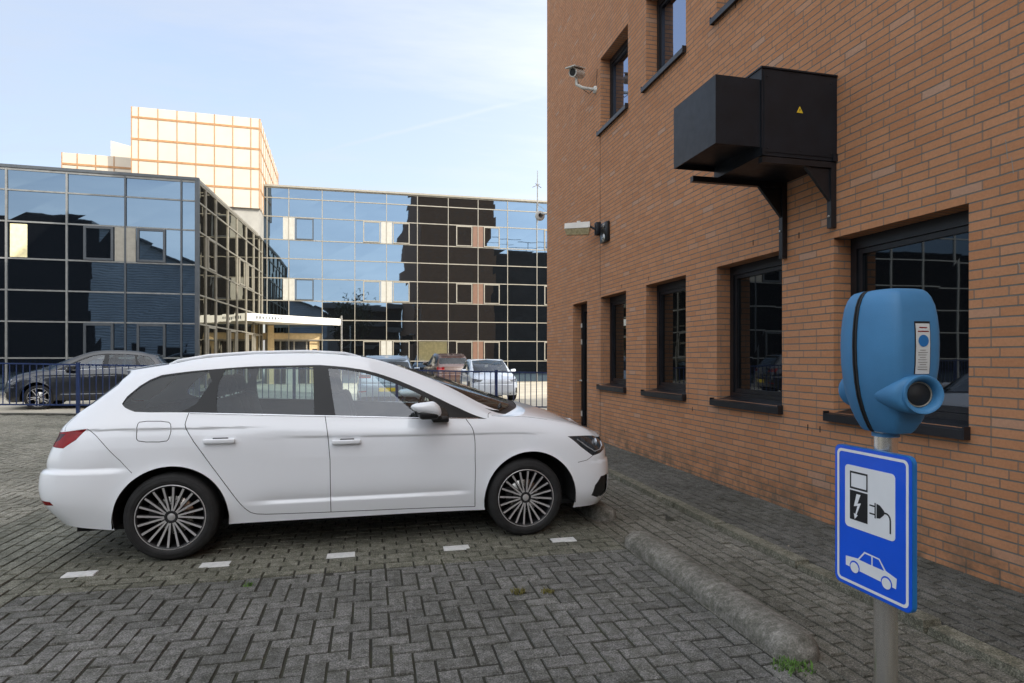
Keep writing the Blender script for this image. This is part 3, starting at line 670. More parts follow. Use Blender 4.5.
# left-hand glass wing, lower and nearer
gb = thing('glass_wing', 'lower two-storey dark glass wing at the left with white gutter line', 'building', (-6, 23.3, 0))
angL = R(2.05); eL = Vector((math.cos(angL), math.sin(angL), 0))
cL = [0, .50, 2.24, 3.98, 5.70]; offL = [5.70 + 1.74 * i for i in range(0, 14)]
zL = [.14, .30, 1.455, 2.67, 3.71, 4.755, 5.98, 7.02, 7.72]
cLn = [-c for c in cL][::-1] ; cLn = [-7.44] + cLn
Pl, el, nl = curtain(gb, (-6., 23.3, 0), angL, cLn, zL[1:], M['glass_left'], lambda s: M['mullion_shaded'] if s is None or s < -3.5 else M['mullion_dark'], mw=.055)  # darker colour near the corner stands in for the shadow there
p = MB(); p.quad(Pl(-30, .3), Pl(-7.44, .3), Pl(-7.44, 7.72), Pl(-30, 7.72)); g_ = p.build('glass_wall', M['glass_left'], gb)
p = MB()
for s in np.arange(-9.18, -30, -1.74): p.obox(Pl(s, 4, .012), el * .06, nl * .07, Vector((0, 0, 7.4)))
for z in zL[1:]: p.obox(Pl(-18.7, z, .006), el * 22.5, nl * .05, Vector((0, 0, .05)))
p.build('mullion_grid', M['mullion_shaded'], gb)['kind'] = 'stuff'
for (z0, z1) in ((4.755, 5.98), (1.455, 2.67)):
    if z0 > 4: panel(gb, Pl, el, nl, -2.24 - .32, -2.24 + .32, z0 + .03, z1 - .03, M['panel_mirror'] if 'panel_mirror' in M else M['panel_white'])
    casement(gb, Pl, el, nl, -2.24 - 1.28, -2.24 - .32, z0, z1, M['glass_left'], M['mullion_dark'], .075)
    casement(gb, Pl, el, nl, -2.24 + .32, -2.24 + 1.28, z0, z1, M['glass_left'], M['mullion_dark'], .075)
panel(gb, Pl, el, nl, -5.60, -5.12, 4.80, 5.90, M['curtain'], 'blind', .004)
p = MB(); p.obox(Pl(-15, 7.80, -.25), el * 30.05, nl * .62, Vector((0, 0, .10))); p.build('roof_edge', M['mullion_dark'], gb)
p = MB(); p.obox(Pl(-.0, 4.0, -.03), el * .13, nl * .16, Vector((0, 0, 7.7))); p.build('corner_post', M['mullion_dark'], gb)
p = MB(); p.obox(Pl(-15, .2, -.05), el * 30, nl * .1, Vector((0, 0, .3))); p.build('plinth', M['concrete_wall'], gb)
# the side of the wing, running away from us
angS = math.atan2(33.99 - 23.3, -5.61 + 6.0); Ls = math.hypot(10.69, .39)
cS = [.10, .95, 2.27, 4.0, 5.5, 7.2, 8.75, 10.0, Ls]
Ps, es, ns = curtain(gb, (-6., 23.3, 0), angS, cS, zL[1:], M['glass_sidewall'], M['mullion'], fl=1, mw=.05)
p = MB(); p.obox(Ps(Ls / 2, 7.78, -.2), es * Ls, ns * .5, Vector((0, 0, .10))); p.build('roof_edge', M['mullion'], gb)
for s in (1.6, 6.3, 7.9): casement(gb, Ps, es, ns, s - .5, s + .5, 4.755, 5.98, M['glass_sidewall'], M['mullion'])
for s in (1.6, 4.7, 7.9, 9.4): casement(gb, Ps, es, ns, s - .5, s + .5, 1.455, 2.67, M['glass_sidewall'], M['mullion'])
b = MB(); b.add([(-35.6, 22.8, 0), (-6.5, 23.9, 0), (-6.1, 33.9, 0), (-35.6, 33.9, 0), (-35.6, 22.8, 7.7), (-6.5, 23.9, 7.7), (-6.1, 33.9, 7.7), (-35.6, 33.9, 7.7)], [(0, 3, 2, 1), (4, 5, 6, 7), (0, 1, 5, 4), (1, 2, 6, 5), (2, 3, 7, 6), (3, 0, 4, 7)]); b.build('core', M['dark_clad'], gb)

# cream panelled tower on the roof
tw = thing('roof_tower', 'cream panelled plant tower with ochre joints rising above the glass wing', 'tower', (-8, 33, 7.7))
eT = Vector((math.cos(R(2.)), math.sin(R(2.)), 0)); aT = math.atan2(7.1, -.35)
C0 = Vector((-5.47, 32.6, 0)); eS = Vector((math.cos(aT), math.sin(aT), 0))
def tower_face(C, e_, n_, L, z0, z1, us, zs, name, mats=(None, None)):
    p = MB(); v = [C + Vector((0, 0, z0)), C + e_ * L + Vector((0, 0, z0)), C + e_ * L + Vector((0, 0, z1)), C + Vector((0, 0, z1))]
    p.quad(*v); p.build('cladding', M['tower'], tw)
    p = MB()
    for u in us: p.obox(C + e_ * u + n_ * .008 + Vector((0, 0, (z0 + z1) / 2)), e_ * .035, n_ * .03, Vector((0, 0, z1 - z0)))
    for z in zs: p.obox(C + e_ * (L / 2) + n_ * .006 + Vector((0, 0, z)), e_ * L, n_ * .028, Vector((0, 0, .10)))
    p.build('joint_trim', M['tower_trim'], tw)
LT = 5.80; Cl = C0 - eT * LT; nT = Vector((eT.y, -eT.x, 0))
us = [LT - .03, LT - .43] + [LT - .43 - .84 * i for i in range(1, 7)] + [.03]
tower_face(Cl, eT, nT, LT, 9.05, 13.6, us, (13.1, 12.05, 11.05, 10.02), 'front')
nS = Vector((eS.y, -eS.x, 0))
tower_face(C0, eS, nS, 9.4, 9.05, 13.6, [.03] + [.5 + .84 * i for i in range(11)] + [9.37], (13.1, 12.05, 11.05, 10.02), 'side')
p = MB(); B1 = Cl + eS * 9.4; B2 = C0 + eS * 9.4
for (a_, b_) in ((B2, B1), (B1, Cl)): p.quad(a_ + Vector((0, 0, 9.05)), b_ + Vector((0, 0, 9.05)), b_ + Vector((0, 0, 13.6)), a_ + Vector((0, 0, 13.6)))
p.quad(*[q_ + Vector((0, 0, 13.58)) for q_ in (Cl, C0, B2, B1)]); p.quad(*[q_ + Vector((0, 0, 9.06)) for q_ in (Cl, B1, B2, C0)]); p.build('rear_cladding', M['tower'], tw)
p = MB(); p.obox((-6.75, 35.2, 8.38), eT * 2.3, nT * 5.0, Vector((0, 0, 1.36))); p.build('base_wall', M['concrete_wall'], tw)
ts = thing('roof_plant_room', 'low stepped cream panelled plant room left of the roof tower', 'plant room', (-13, 34, 7.7))
Ca = Vector((-14.85, 33.9, 0)); L2 = 3.55
p = MB(); p.obox(Ca + eT * (L2 / 2) - nT * 1.5 + Vector((0, 0, 9.6)), eT * L2, nT * 3, Vector((0, 0, 4.0))); p.build('cladding', M['tower'], ts)
p = MB()
for u in (.02, .68, 1.48, 2.28, 3.08): p.obox(Ca + eT * u + nT * .012 + Vector((0, 0, 9.6)), eT * .035, nT * .03, Vector((0, 0, 4)))
for z in (11.05, 10.1): p.obox(Ca + eT * (L2 / 2) + nT * .010 + Vector((0, 0, z)), eT * L2, nT * .03, Vector((0, 0, .10)))
p.build('joint_trim', M['tower_trim'], ts)
p = MB(); p.prism([(-13.85, 7.7), (-11.2, 7.7), (-11.2, 12.75), (-13.85, 13.35)], 37.0, 37.6, lambda a, b, h: (a, h, b)); tag(p.build('roof_screen', M['tower']), 'plain white sloping screen between plant room and roof tower', 'roof screen')

# slim post in front of the entrance
p = MB(); p.tube([(-1.35, 29.5, .03), (-1.35, 29.5, 3.45)], .045, 8); p.lathe([(.06, .03), (.09, .03), (.09, .06), (.05, .08)], 'z', (-1.35, 29.5, 0), 12); tag(p.build('post', M['steel']), 'slim grey metal post rising above the white car roof before the canopy', 'post')

# buildings behind the photographer, present in the photo only as reflections
p = MB(); p.box(-60, -40, 0, -21.6, -15.4, 13.9); o = tag(p.build('warehouse', M['dark_clad']), 'flat dark warehouse mirrored in the left half of the glass wing', 'building')
hl = thing('corrugated_hall', 'grey corrugated hall with sloping roof mirrored in the glass wing', 'building', (-20, -15, 0))
p = MB(); p.prism([(-21.5, 0), (-7, 0), (-7, 7.4), (-21.5, 13.3)], -40, -15, lambda a, b, h: (a, h, b)); p.build('wall', M['corrugated'], hl)
p = MB(); p.obox((-14.2, -27.5, 10.45), Vector((14.9, 0, -6.05)), (0, 25.6, 0), Vector((.1, 0, .22))); p.build('roof', M['roof_grey'], hl)
p = MB()
for i in range(5): p.box(-20.5 + i * 2.4, -14.99, .1, -19.1 + i * 2.4, -14.93, 2.4)
p.build('roller_door', M['dark_clad'], hl)
fb = thing('terraced_office', 'long low office with flat banded storeys mirrored in the glass office', 'building', (0, -34, 0))
for i, (z0, z1, x0_, x1_) in enumerate(((0, 2.9, -8, 3.6), (3.6, 6.4, -8.4, 3.6), (7.1, 9.6, -8, 3.6))):
    p = MB(); p.box(x0_, -46, z0, x1_, -34, z1); p.build('storey', M['dark_clad'], fb)
for z0, z1, e_ in ((2.9, 3.6, .5), (6.4, 7.1, .9), (9.6, 10.4, 1.1)):
    p = MB(); p.box(-8 - e_, -46.5, z0, 3.7, -34 + e_, z1); p.build('floor_band', M['concrete_wall'], fb)
def tree(x, y, h, r, label):
    t_ = thing('tree', label, 'tree', (x, y, 0))
    p = MB(); p.tube([(x, y, 0), (x + .1, y, h * .35), (x, y + .1, h * .75)], [.22, .16, .06], 8); p.tube([(x, y, h * .35), (x + r * .5, y, h * .6)], [.1, .04], 6); p.tube([(x, y, h * .4), (x - r * .5, y + .3, h * .65)], [.1, .04], 6); p.build('trunk', M['joint'], t_)
    p = MB()
    for i in range(1500):
        a = random.uniform(0, 2 * PI); u = random.uniform(-1, 1); q = random.random() ** .4 * (1 + .25 * math.sin(3 * a + 2 * u))
        c_ = Vector((x + r * q * math.cos(a) * math.sqrt(1 - u * u), y + r * q * math.sin(a) * math.sqrt(1 - u * u), h * .66 + h * .34 * q * u))
        d1 = Vector([random.gauss(0, .16) for _ in range(3)]); d2 = Vector([random.gauss(0, .16) for _ in range(3)])
        p.add([c_ - d1, c_ + d2, c_ + d1], [(0, 1, 2)])
    p.build('crown', M['leaf'], t_)
M['leaf'] = plain('leaf_green', (.055, .08, .03), .7, var=.5, scale=3)
tree(-3.6, -20, 10.5, 3., 'leafy dark green tree seen only mirrored in the glass office beside its entrance')

# ================================================================== FENCE
def fence_run():
    f = thing('railing_fence', 'blue metal bar railing between the car park and the yard behind', 'fence', (-2, 15.8, 0))
    top = lambda x: 1.312 - .0198 * (x + 7.73); bot = lambda x: .335 - .0128 * (x + 7.73)
    P = lambda x, z: (x, fence_y(x), z)
    def rail(m, x0, x1, zf, w, h):
        d = Vector((x1 - x0, fence_y(x1) - fence_y(x0), zf(x1) - zf(x0))); dn = d.normalized(); a = dn.cross(Vector((0, 0, 1))).normalized()
        m.obox(Vector((P((x0 + x1) / 2, (zf(x0) + zf(x1)) / 2))), d, a * w, Vector((0, 0, h)))
    m = MB(); rail(m, -15., 5.7, top, .045, .035); m.build('top_rail', M['blue_fence'], f)
    m = MB(); rail(m, -15., 5.7, bot, .045, .035); m.build('bottom_rail', M['blue_fence'], f)
    posts = [-6.87 + 2.505 * i for i in range(-3, 5)]
    for x in posts:
        m = MB(); m.box(x - .035, fence_y(x) - .035, float(yz(x, 0)) - .05, x + .035, fence_y(x) + .035, top(x) + .045); m.box(x - .040, fence_y(x) - .040, top(x) + .045, x + .040, fence_y(x) + .040, top(x) + .053); m.build('post', M['blue_fence'], f)
    xs = [-14.9 + .148 * i for i in range(139)]
    vis = [x for x in xs if not any(abs(x - p_) < .07 for p_ in posts)]
    vis.sort(key=lambda x: abs(x - (-8.2)) if x < -5 else (abs(x - 3) if x > 0 else 50))
    for x in vis[:100]:
        m = MB(); m.box(x - .009, fence_y(x) - .009, bot(x), x + .009, fence_y(x) + .009, top(x)); m.build('baluster', M['blue_fence'], f)
    m = MB()
    for x in vis[100:]: m.box(x - .009, fence_y(x) - .009, bot(x), x + .009, fence_y(x) + .009, top(x))
    m.build('baluster', M['blue_fence'], f)['kind'] = 'stuff'
fence_run()

# ================================================================== SIGN + POLE + CHARGER
PX_, PY_ = 2.112, 2.10
po = thing('sign_pole', 'round brushed steel pole that carries the blue sign and the charging unit', 'pole', (PX_, PY_, 0))
m = MB(); m.lathe([(.0445, -.05), (.0445, 1.16)], 'z', (PX_, PY_, 0), 40); m.build('tube', M['steel_pole'] if 'steel_pole' in M else M['steel'], po)
m = MB(); m.lathe([(.047, 0), (.052, .001), (.052, .018), (.0455, .022)], 'z', (PX_, PY_, .0), 32); m.build('base_ring', M['steel'], po)
for z in (.62, .94):
    m = MB(); m.lathe([(.0455, -.014), (.049, -.014), (.049, .014), (.0455, .014)], 'z', (PX_, PY_, z), 32); m.box(PX_ - .062, PY_ - .03, z - .014, PX_ - .044, PY_ + .03, z + .014); m.build('clamp', M['steel'], po)
sg = thing('parking_sign', 'blue and white electric car charging parking sign with plug and car symbols', 'sign', (PX_ - .07, PY_, .76))
SX = PX_ - .066; SW, SH = .40, .615; SY0 = PY_ + .008 + SW / 2; SZ0 = .455
fn = lambda a, b, h: (SX - h, SY0 - a, SZ0 + b)
def rrect(x0, y0, x1, y1, r, n=6):
    out = []
    for cx, cy, a0 in ((x1 - r, y0 + r, -90), (x1 - r, y1 - r, 0), (x0 + r, y1 - r, 90), (x0 + r, y0 + r, 180)):
        for k in range(n + 1): a = R(a0 + 90 * k / n); out.append((cx + r * math.cos(a), cy + r * math.sin(a)))
    return out
m = MB(); m.prism(rrect(0, 0, SW, SH, .030), -.020, .0, fn); m.build('edge_frame', M['sign_edge'], sg)
m = MB(); m.prism(rrect(.003, .003, SW - .003, SH - .003, .028), .0005, .0022, fn); m.build('face', M['sign_blue'], sg)
def ring(m, o_, i_, h0, h1):
    n = len(o_); v = [fn(a, b, h1) for a, b in o_] + [fn(a, b, h1) for a, b in i_]
    m.add(v, [(k, (k + 1) % n, n + (k + 1) % n, n + k) for k in range(n)])
m = MB(); ring(m, rrect(.016, .016, SW - .016, SH - .016, .024), rrect(.028, .028, SW - .028, SH - .028, .015), 0, .0030); m.build('border_line', M['sign_white'], sg)
m = MB(); m.prism(rrect(.062, .262, .322, .533, .018), .0022, .0032, fn); wp = m.build('white_panel', M['sign_white'], sg)
K = .0040
def flat(m, poly, h=K): m.add([fn(a, b, h) for a, b in poly], [tuple(range(len(poly)))[::-1]])
m = MB(); ring(m, [(.090, .432), (.090, .508), (.186, .508), (.186, .432)], [(.097, .440), (.097, .500), (.179, .500), (.179, .440)], 0, K)
flat(m, [(.090, .298), (.186, .298), (.186, .425), (.090, .425)]); m.build('pump_symbol', M['sign_black'], wp)
m = MB(); flat(m, [(.150, .413), (.128, .413), (.113, .357), (.133, .363), (.121, .325), (.113, .328), (.118, .303), (.135, .322), (.128, .324), (.152, .378), (.133, .372)], .0050); m.build('lightning_symbol', M['sign_white'], wp)
m = MB()
flat(m, [(.196, .379), (.222, .379), (.222, .385), (.196, .385)]); flat(m, [(.196, .345), (.222, .345), (.222, .351), (.196, .351)]); flat(m, [(.222, .333), (.228, .333), (.228, .397), (.222, .397)])
flat(m, [(.232, .335), (.249, .338), (.267, .355), (.272, .362), (.272, .370), (.267, .377), (.249, .392), (.232, .396)])
arc = [(.270, .366), (.282, .366), (.291, .362), (.298, .352), (.300, .34), (.300, .292)]
for (a, b), (c, d) in zip(arc[:-1], arc[1:]):
    dx, dy = c - a, d - b; l = math.hypot(dx, dy); px, py = -dy / l * .0035, dx / l * .0035
    flat(m, [(a + px, b + py), (a - px, b - py), (c - px + dx * .06, d - py + dy * .06), (c + px + dx * .06, d + py + dy * .06)], K + random.uniform(0, .00004))
m.build('plug_symbol', M['sign_black'], wp)
def circ(cx, cy, r, n=28): return [(cx + r * math.cos(2 * PI * k / n), cy + r * math.sin(2 * PI * k / n)) for k in range(n)]
m = MB(); flat(m, [(.066, .128), (.066, .088), (.326, .076), (.330, .118), (.278, .132), (.246, .172), (.168, .176), (.134, .136)], .0030)
m.prism(circ(0, 0, 1), 0, 0, lambda a, b, h: fn(.2, .1, .0005)) if False else None
car_s = m.build('car_symbol', M['sign_white'], sg)
m = MB(); flat(m, [(.141, .134), (.171, .169), (.205, .168), (.205, .131)], .0036); flat(m, [(.212, .131), (.212, .168), (.243, .166), (.269, .130)], .0036)
for cx, cy in ((.116, .093), (.281, .084)): flat(m, circ(cx, cy, .0275), .0036)
m.build('car_symbol_cutout', M['sign_blue'], car_s)
m = MB()
for cx, cy in ((.116, .091), (.281, .082)): flat(m, circ(cx, cy, .0225), .0044)
m.build('car_symbol_wheel', M['sign_white'], car_s)

ch = thing('charging_unit', 'bulbous blue electric car charging unit with two sockets on top of the steel pole', 'charging point', (PX_, PY_, 1.13), R(-3))
HS = .955
prof = [(0, .0), (.006, .43), (.02, .50), (.055, .62), (.10, .74), (.16, .86), (.22, .93), (.30, .985), (.38, 1.0), (.44, .99), (.50, .955), (.55, .90), (.585, .82), (.605, .74), (.616, .66), (.622, .52), (.624, 0)]
prof = [(a * HS + .012, b) for a, b in prof]
CWX = .147
def shell(sgn, depth, name, y_gap=.011):
    """one half shell: plan section is a flattened dome, scaled with height"""
    m = MB(); base = [(1.0, 0), (1.0, .12), (.985, .30), (.95, .50), (.89, .68), (.80, .83), (.70, .93), (.60, .985), (.50, 1.), (.25, 1.005), (0, 1.005)]
    base = base + [(-a, b) for a, b in base[::-1][1:]]
    L = []
    for h, s in prof:
        # shallower towards top and bottom
        dd = depth * (s ** .8 if s > 0 else 0)
        L.append([(CWX * s * a, sgn * (y_gap + dd * b), h) for a, b in base])
    n = len(base); vs = [p for q in L for p in q]
    fs = [(j * n + i, j * n + i + 1, (j + 1) * n + i + 1, (j + 1) * n + i) for j in range(len(L) - 1) for i in range(n - 1)]
    if sgn > 0: fs = [f[::-1] for f in fs]
    m.add(vs, fs, 0, True); o = m.build(name, M['charger']); attach(o, ch, True); autosmooth(o, 38); return o
front = shell(-1, .160, 'front_shell'); back = shell(1, .132, 'rear_shell')
m = MB(); L = []
for h, s in prof: L.append((CWX * s * 1.01 + .0015, h))
n = len(L)
for y0, y1, sc, mi in ((-.011, -.0045, 1.012, 0), (-.0045, .0045, .985, 0), (.0045, .011, 1.012, 0)):
    pts = [(r * sc, h) for r, h in L] + [(-r * sc, h) for r, h in L[::-1]]
    m.prism(pts, y0, y1, lambda a, b, hh: (a, hh, b), mi)
o = m.build('seam_band', M['rubber']); attach(o, ch, True)
def surf_ring(c, d, prof_, n=40, smooth=True, mats=None, name='socket', parent=None):
    """lathe around direction d"""
    d = Vector(d).normalized(); up = Vector((0, 0, 1)); a = d.cross(up).normalized(); b = a.cross(d); m = MB(); vs = []
    for r, h in prof_:
        for k in range(n):
            t = 2 * PI * k / n; vs.append(Vector(c) + d * h + (a * math.cos(t) + b * math.sin(t)) * r)
    m.add(vs, [(i * n + k, i * n + (k + 1) % n, (i + 1) * n + (k + 1) % n, (i + 1) * n + k) for i in range(len(prof_) - 1) for k in range(n)], 0, smooth)
    return m
# sockets: a fairing grows forward out of the flank of the shell and ends in an open ring
def socket(sgn, parent):
    c = Vector((-.022 * -sgn if sgn > 0 else -.016, -.200 * 1., .182)); tip = Vector((-.108, -.045, .176)); d = Vector((-.24, -.97, .0)).normalized(); n = 40
    if sgn > 0: c = Vector((-.016, -.185, .182))
    ax = (c - tip).normalized(); rings = []
    for k in range(13):
        f = k / 12; p = tip.lerp(c, f); rr = .012 + .065 * math.sin(f * PI / 2) ** .75; q = (ax * (1 - f ** 2) + d * f ** 2).normalized(); rings.append((p, q, rr))
    for rr, h in ((.077, .004), (.074, .009), (.067, .009), (.060, .003), (.053, -.012), (.0515, -.03)): rings.append((c + d * h, d, rr))
    m = MB(); vs = []; rot = lambda v: v if sgn < 0 else Vector((-v.x, -v.y, v.z))
    for p, q, rr in rings:
        a = q.cross(Vector((0, 0, 1))).normalized(); b = a.cross(q)
        for k in range(n): t_ = 2 * PI * k / n; vs.append(rot(p + (a * math.cos(t_) + b * math.sin(t_)) * rr))
    m.add(vs, [(i * n + k, i * n + (k + 1) % n, (i + 1) * n + (k + 1) % n, (i + 1) * n + k) for i in range(len(rings) - 1) for k in range(n)], 0, True)
    o = m.build('socket', M['charger']); attach(o, parent, True); autosmooth(o, 50)
    c, d = rot(c), rot(d)
    m = surf_ring(c, d, [(.0518, -.027), (.048, -.021), (.045, -.025), (.045, -.032)]); q = m.build('socket_ring', M['mullion']); q.parent = o
    m = surf_ring(c, d, [(.0455, -.028), (.042, -.024), (.0, -.022)]); q = m.build('socket_cap', M['rubber']); q.parent = o
socket(-1, front)
socket(1, back)
# instruction label in its recess on the front
def dome(x, h):
    s = float(np.interp(h, [p_[0] for p_ in prof], [p_[1] for p_ in prof])); dd = .160 * s ** .8
    base = [(0, 1.005), (.25, 1.005), (.50, 1.), (.60, .985), (.70, .93), (.80, .83), (.89, .68), (.95, .5), (1, 0)]
    b = float(np.interp(abs(x) / (CWX * s), [q_[0] for q_ in base], [q_[1] for q_ in base])); return -(.011 + dd * b)
def on_dome(x0, x1, h0, h1, off, name, mat, nx=4, nh=14, shape=None):
    m = MB(); pts = []
    for j in range(nh + 1):
        for i in range(nx + 1):
            x = x0 + (x1 - x0) * i / nx; h = h0 + (h1 - h0) * j / nh; pts.append((x, dome(x, h) - off, h))
    w = nx + 1; m.add(pts, [(j * w + i, j * w + i + 1, (j + 1) * w + i + 1, (j + 1) * w + i) for j in range(nh) for i in range(nx)], 0, True)
    o = m.build(name, mat); attach(o, front, True); return o
LX = .006
on_dome(LX - .031, LX + .041, .262, .470, .0012, 'label_recess', M['rubber'], 4, 14)
lb = on_dome(LX - .027, LX + .037, .262, .461, .0028, 'instruction_label', M['label_white'], 4, 14)
m = MB(); cy_, r_ = .393, .0235; n = 28
m.add([(LX + .006, dome(LX + .006, cy_) - .0045, cy_)] + [(LX + .006 + r_ * math.cos(2 * PI * k / n), dome(LX + .006 + r_ * math.cos(2 * PI * k / n), cy_ + r_ * math.sin(2 * PI * k / n)) - .0045, cy_ + r_ * math.sin(2 * PI * k / n)) for k in range(n)], [(0, 1 + k, 1 + (k + 1) % n) for k in range(n)])
o = m.build('label_disc', M['sign_edge']); attach(o, front, True)
m = MB()
for i in range(9):
    h = .355 - i * .0095; w = .024 if i % 3 else .016
    m.add([(LX + .006 - w, dome(LX, h) - .0040, h), (LX + .006 + w * random.uniform(.4, 1), dome(LX + .02, h) - .0040, h), (LX + .006 + w * .8, dome(LX + .02, h) - .0040, h + .002), (LX + .006 - w, dome(LX, h) - .0040, h + .002)], [(0, 1, 2, 3)])
o = m.build('label_print', M['rust_brick']); attach(o, front, True)
m = MB()
for h, w in ((.443, .018), (.428, .025)): m.add([(LX + .006 - w, dome(LX, h) - .0040, h), (LX + .006 + w, dome(LX + .02, h) - .0040, h), (LX + .006 + w, dome(LX + .02, h) - .0040, h + .004), (LX + .006 - w, dome(LX, h) - .0040, h + .004)], [(0, 1, 2, 3)])
o = m.build('label_heading', M['lamp_red']); attach(o, front, True)
m = MB(); m.lathe([(.052, -.004), (.052, .012)], 'z', (0, 0, 0), 30); o = m.build('pole_collar', M['charger']); attach(o, ch, True)

# ================================================================== CARS
KX = [[-3.46,-3.45,-3.4,-3.3,-3.15,-2.95,-2.62,-2.25,-1.8,-1.3,-0.85,-0.42,-0.22,0.05,0.36,0.56,0.68,0.77,0.82,0.84],[-3.56,-3.55,-3.5,-3.38,-3.18,-2.97,-2.62,-2.25,-1.8,-1.3,-0.85,-0.43,-0.22,0.05,0.37,0.59,0.73,0.83,0.88,0.9],[-3.56,-3.55,-3.5,-3.38,-3.18,-2.97,-2.62,-2.25,-1.8,-1.3,-0.85,-0.43,-0.22,0.05,0.37,0.59,0.73,0.83,0.88,0.9],[-3.47,-3.46,-3.42,-3.34,-3.18,-2.96,-2.62,-2.25,-1.8,-1.3,-0.85,-0.43,-0.22,0.05,0.37,0.57,0.7,0.8,0.86,0.88],[-3.4,-3.39,-3.35,-3.28,-3.13,-2.93,-2.62,-2.25,-1.8,-1.3,-0.87,-0.5,-0.24,0.05,0.36,0.55,0.67,0.76,0.81,0.83],[-3.05,-3.04,-3.01,-2.96,-2.86,-2.72,-2.5,-2.2,-1.8,-1.4,-1.08,-0.66,-0.22,0.05,0.36,0.54,0.65,0.73,0.77,0.79],[-3.08,-3.07,-3.04,-2.98,-2.88,-2.72,-2.5,-2.2,-1.8,-1.45,-1.17,-0.58,-0.06,0.12,0.39,0.55,0.63,0.7,0.74,0.76],[-2.97,-2.95,-2.91,-2.85,-2.75,-2.62,-2.45,-2.2,-1.8,-1.47,-1.22,-0.6,0,0.16,0.38,0.52,0.58,0.64,0.67,0.68]]
KW = [[0,0.45,0.7,0.8,0.84,0.86,0.865,0.865,0.865,0.865,0.865,0.865,0.865,0.865,0.86,0.82,0.74,0.58,0.33,0],[0,0.5,0.76,0.86,0.893,0.9,0.903,0.9,0.9,0.9,0.9,0.9,0.9,0.905,0.905,0.87,0.79,0.61,0.34,0],[0,0.5,0.76,0.86,0.895,0.903,0.908,0.906,0.906,0.906,0.906,0.906,0.906,0.91,0.905,0.87,0.79,0.61,0.34,0],[0,0.48,0.72,0.81,0.85,0.875,0.893,0.898,0.9,0.9,0.9,0.898,0.895,0.89,0.875,0.83,0.76,0.6,0.34,0],[0,0.46,0.68,0.755,0.79,0.812,0.835,0.845,0.85,0.85,0.85,0.85,0.84,0.81,0.78,0.74,0.67,0.54,0.32,0],[0,0.42,0.6,0.655,0.67,0.68,0.69,0.695,0.7,0.695,0.68,0.71,0.735,0.68,0.64,0.6,0.53,0.42,0.25,0],[0,0.35,0.5,0.53,0.54,0.54,0.54,0.54,0.54,0.54,0.5,0.48,0.42,0.4,0.38,0.35,0.3,0.24,0.14,0],[0,0,0,0,0,0,0,0,0,0,0,0,0,0,0,0,0,0,0,0]]
KZ = [[0.3,0.3,0.29,0.27,0.25,0.235,0.235,0.235,0.235,0.235,0.235,0.23,0.225,0.215,0.205,0.2,0.2,0.2,0.2,0.2],[0.46,0.46,0.46,0.45,0.44,0.42,0.41,0.4,0.4,0.4,0.4,0.4,0.4,0.39,0.36,0.33,0.32,0.32,0.32,0.32],[0.66,0.66,0.66,0.655,0.65,0.65,0.65,0.64,0.63,0.62,0.62,0.62,0.62,0.61,0.59,0.55,0.53,0.52,0.52,0.52],[0.88,0.88,0.88,0.88,0.89,0.9,0.9,0.89,0.87,0.86,0.855,0.85,0.85,0.84,0.79,0.735,0.7,0.68,0.67,0.67],[1.01,1.01,1.01,1.02,1.045,1.065,1.065,1.05,1.03,1.01,0.99,0.975,0.965,0.945,0.895,0.845,0.795,0.775,0.765,0.765],[1.34,1.335,1.325,1.325,1.345,1.375,1.41,1.435,1.445,1.43,1.385,1.222,0.995,0.985,0.925,0.87,0.825,0.8,0.79,0.79],[1.375,1.37,1.36,1.37,1.385,1.405,1.45,1.475,1.49,1.475,1.42,1.245,1.05,1.005,0.94,0.88,0.845,0.82,0.81,0.81],[1.405,1.41,1.412,1.42,1.43,1.445,1.465,1.485,1.5,1.49,1.455,1.28,1.075,1.03,0.965,0.915,0.885,0.865,0.86,0.86]]
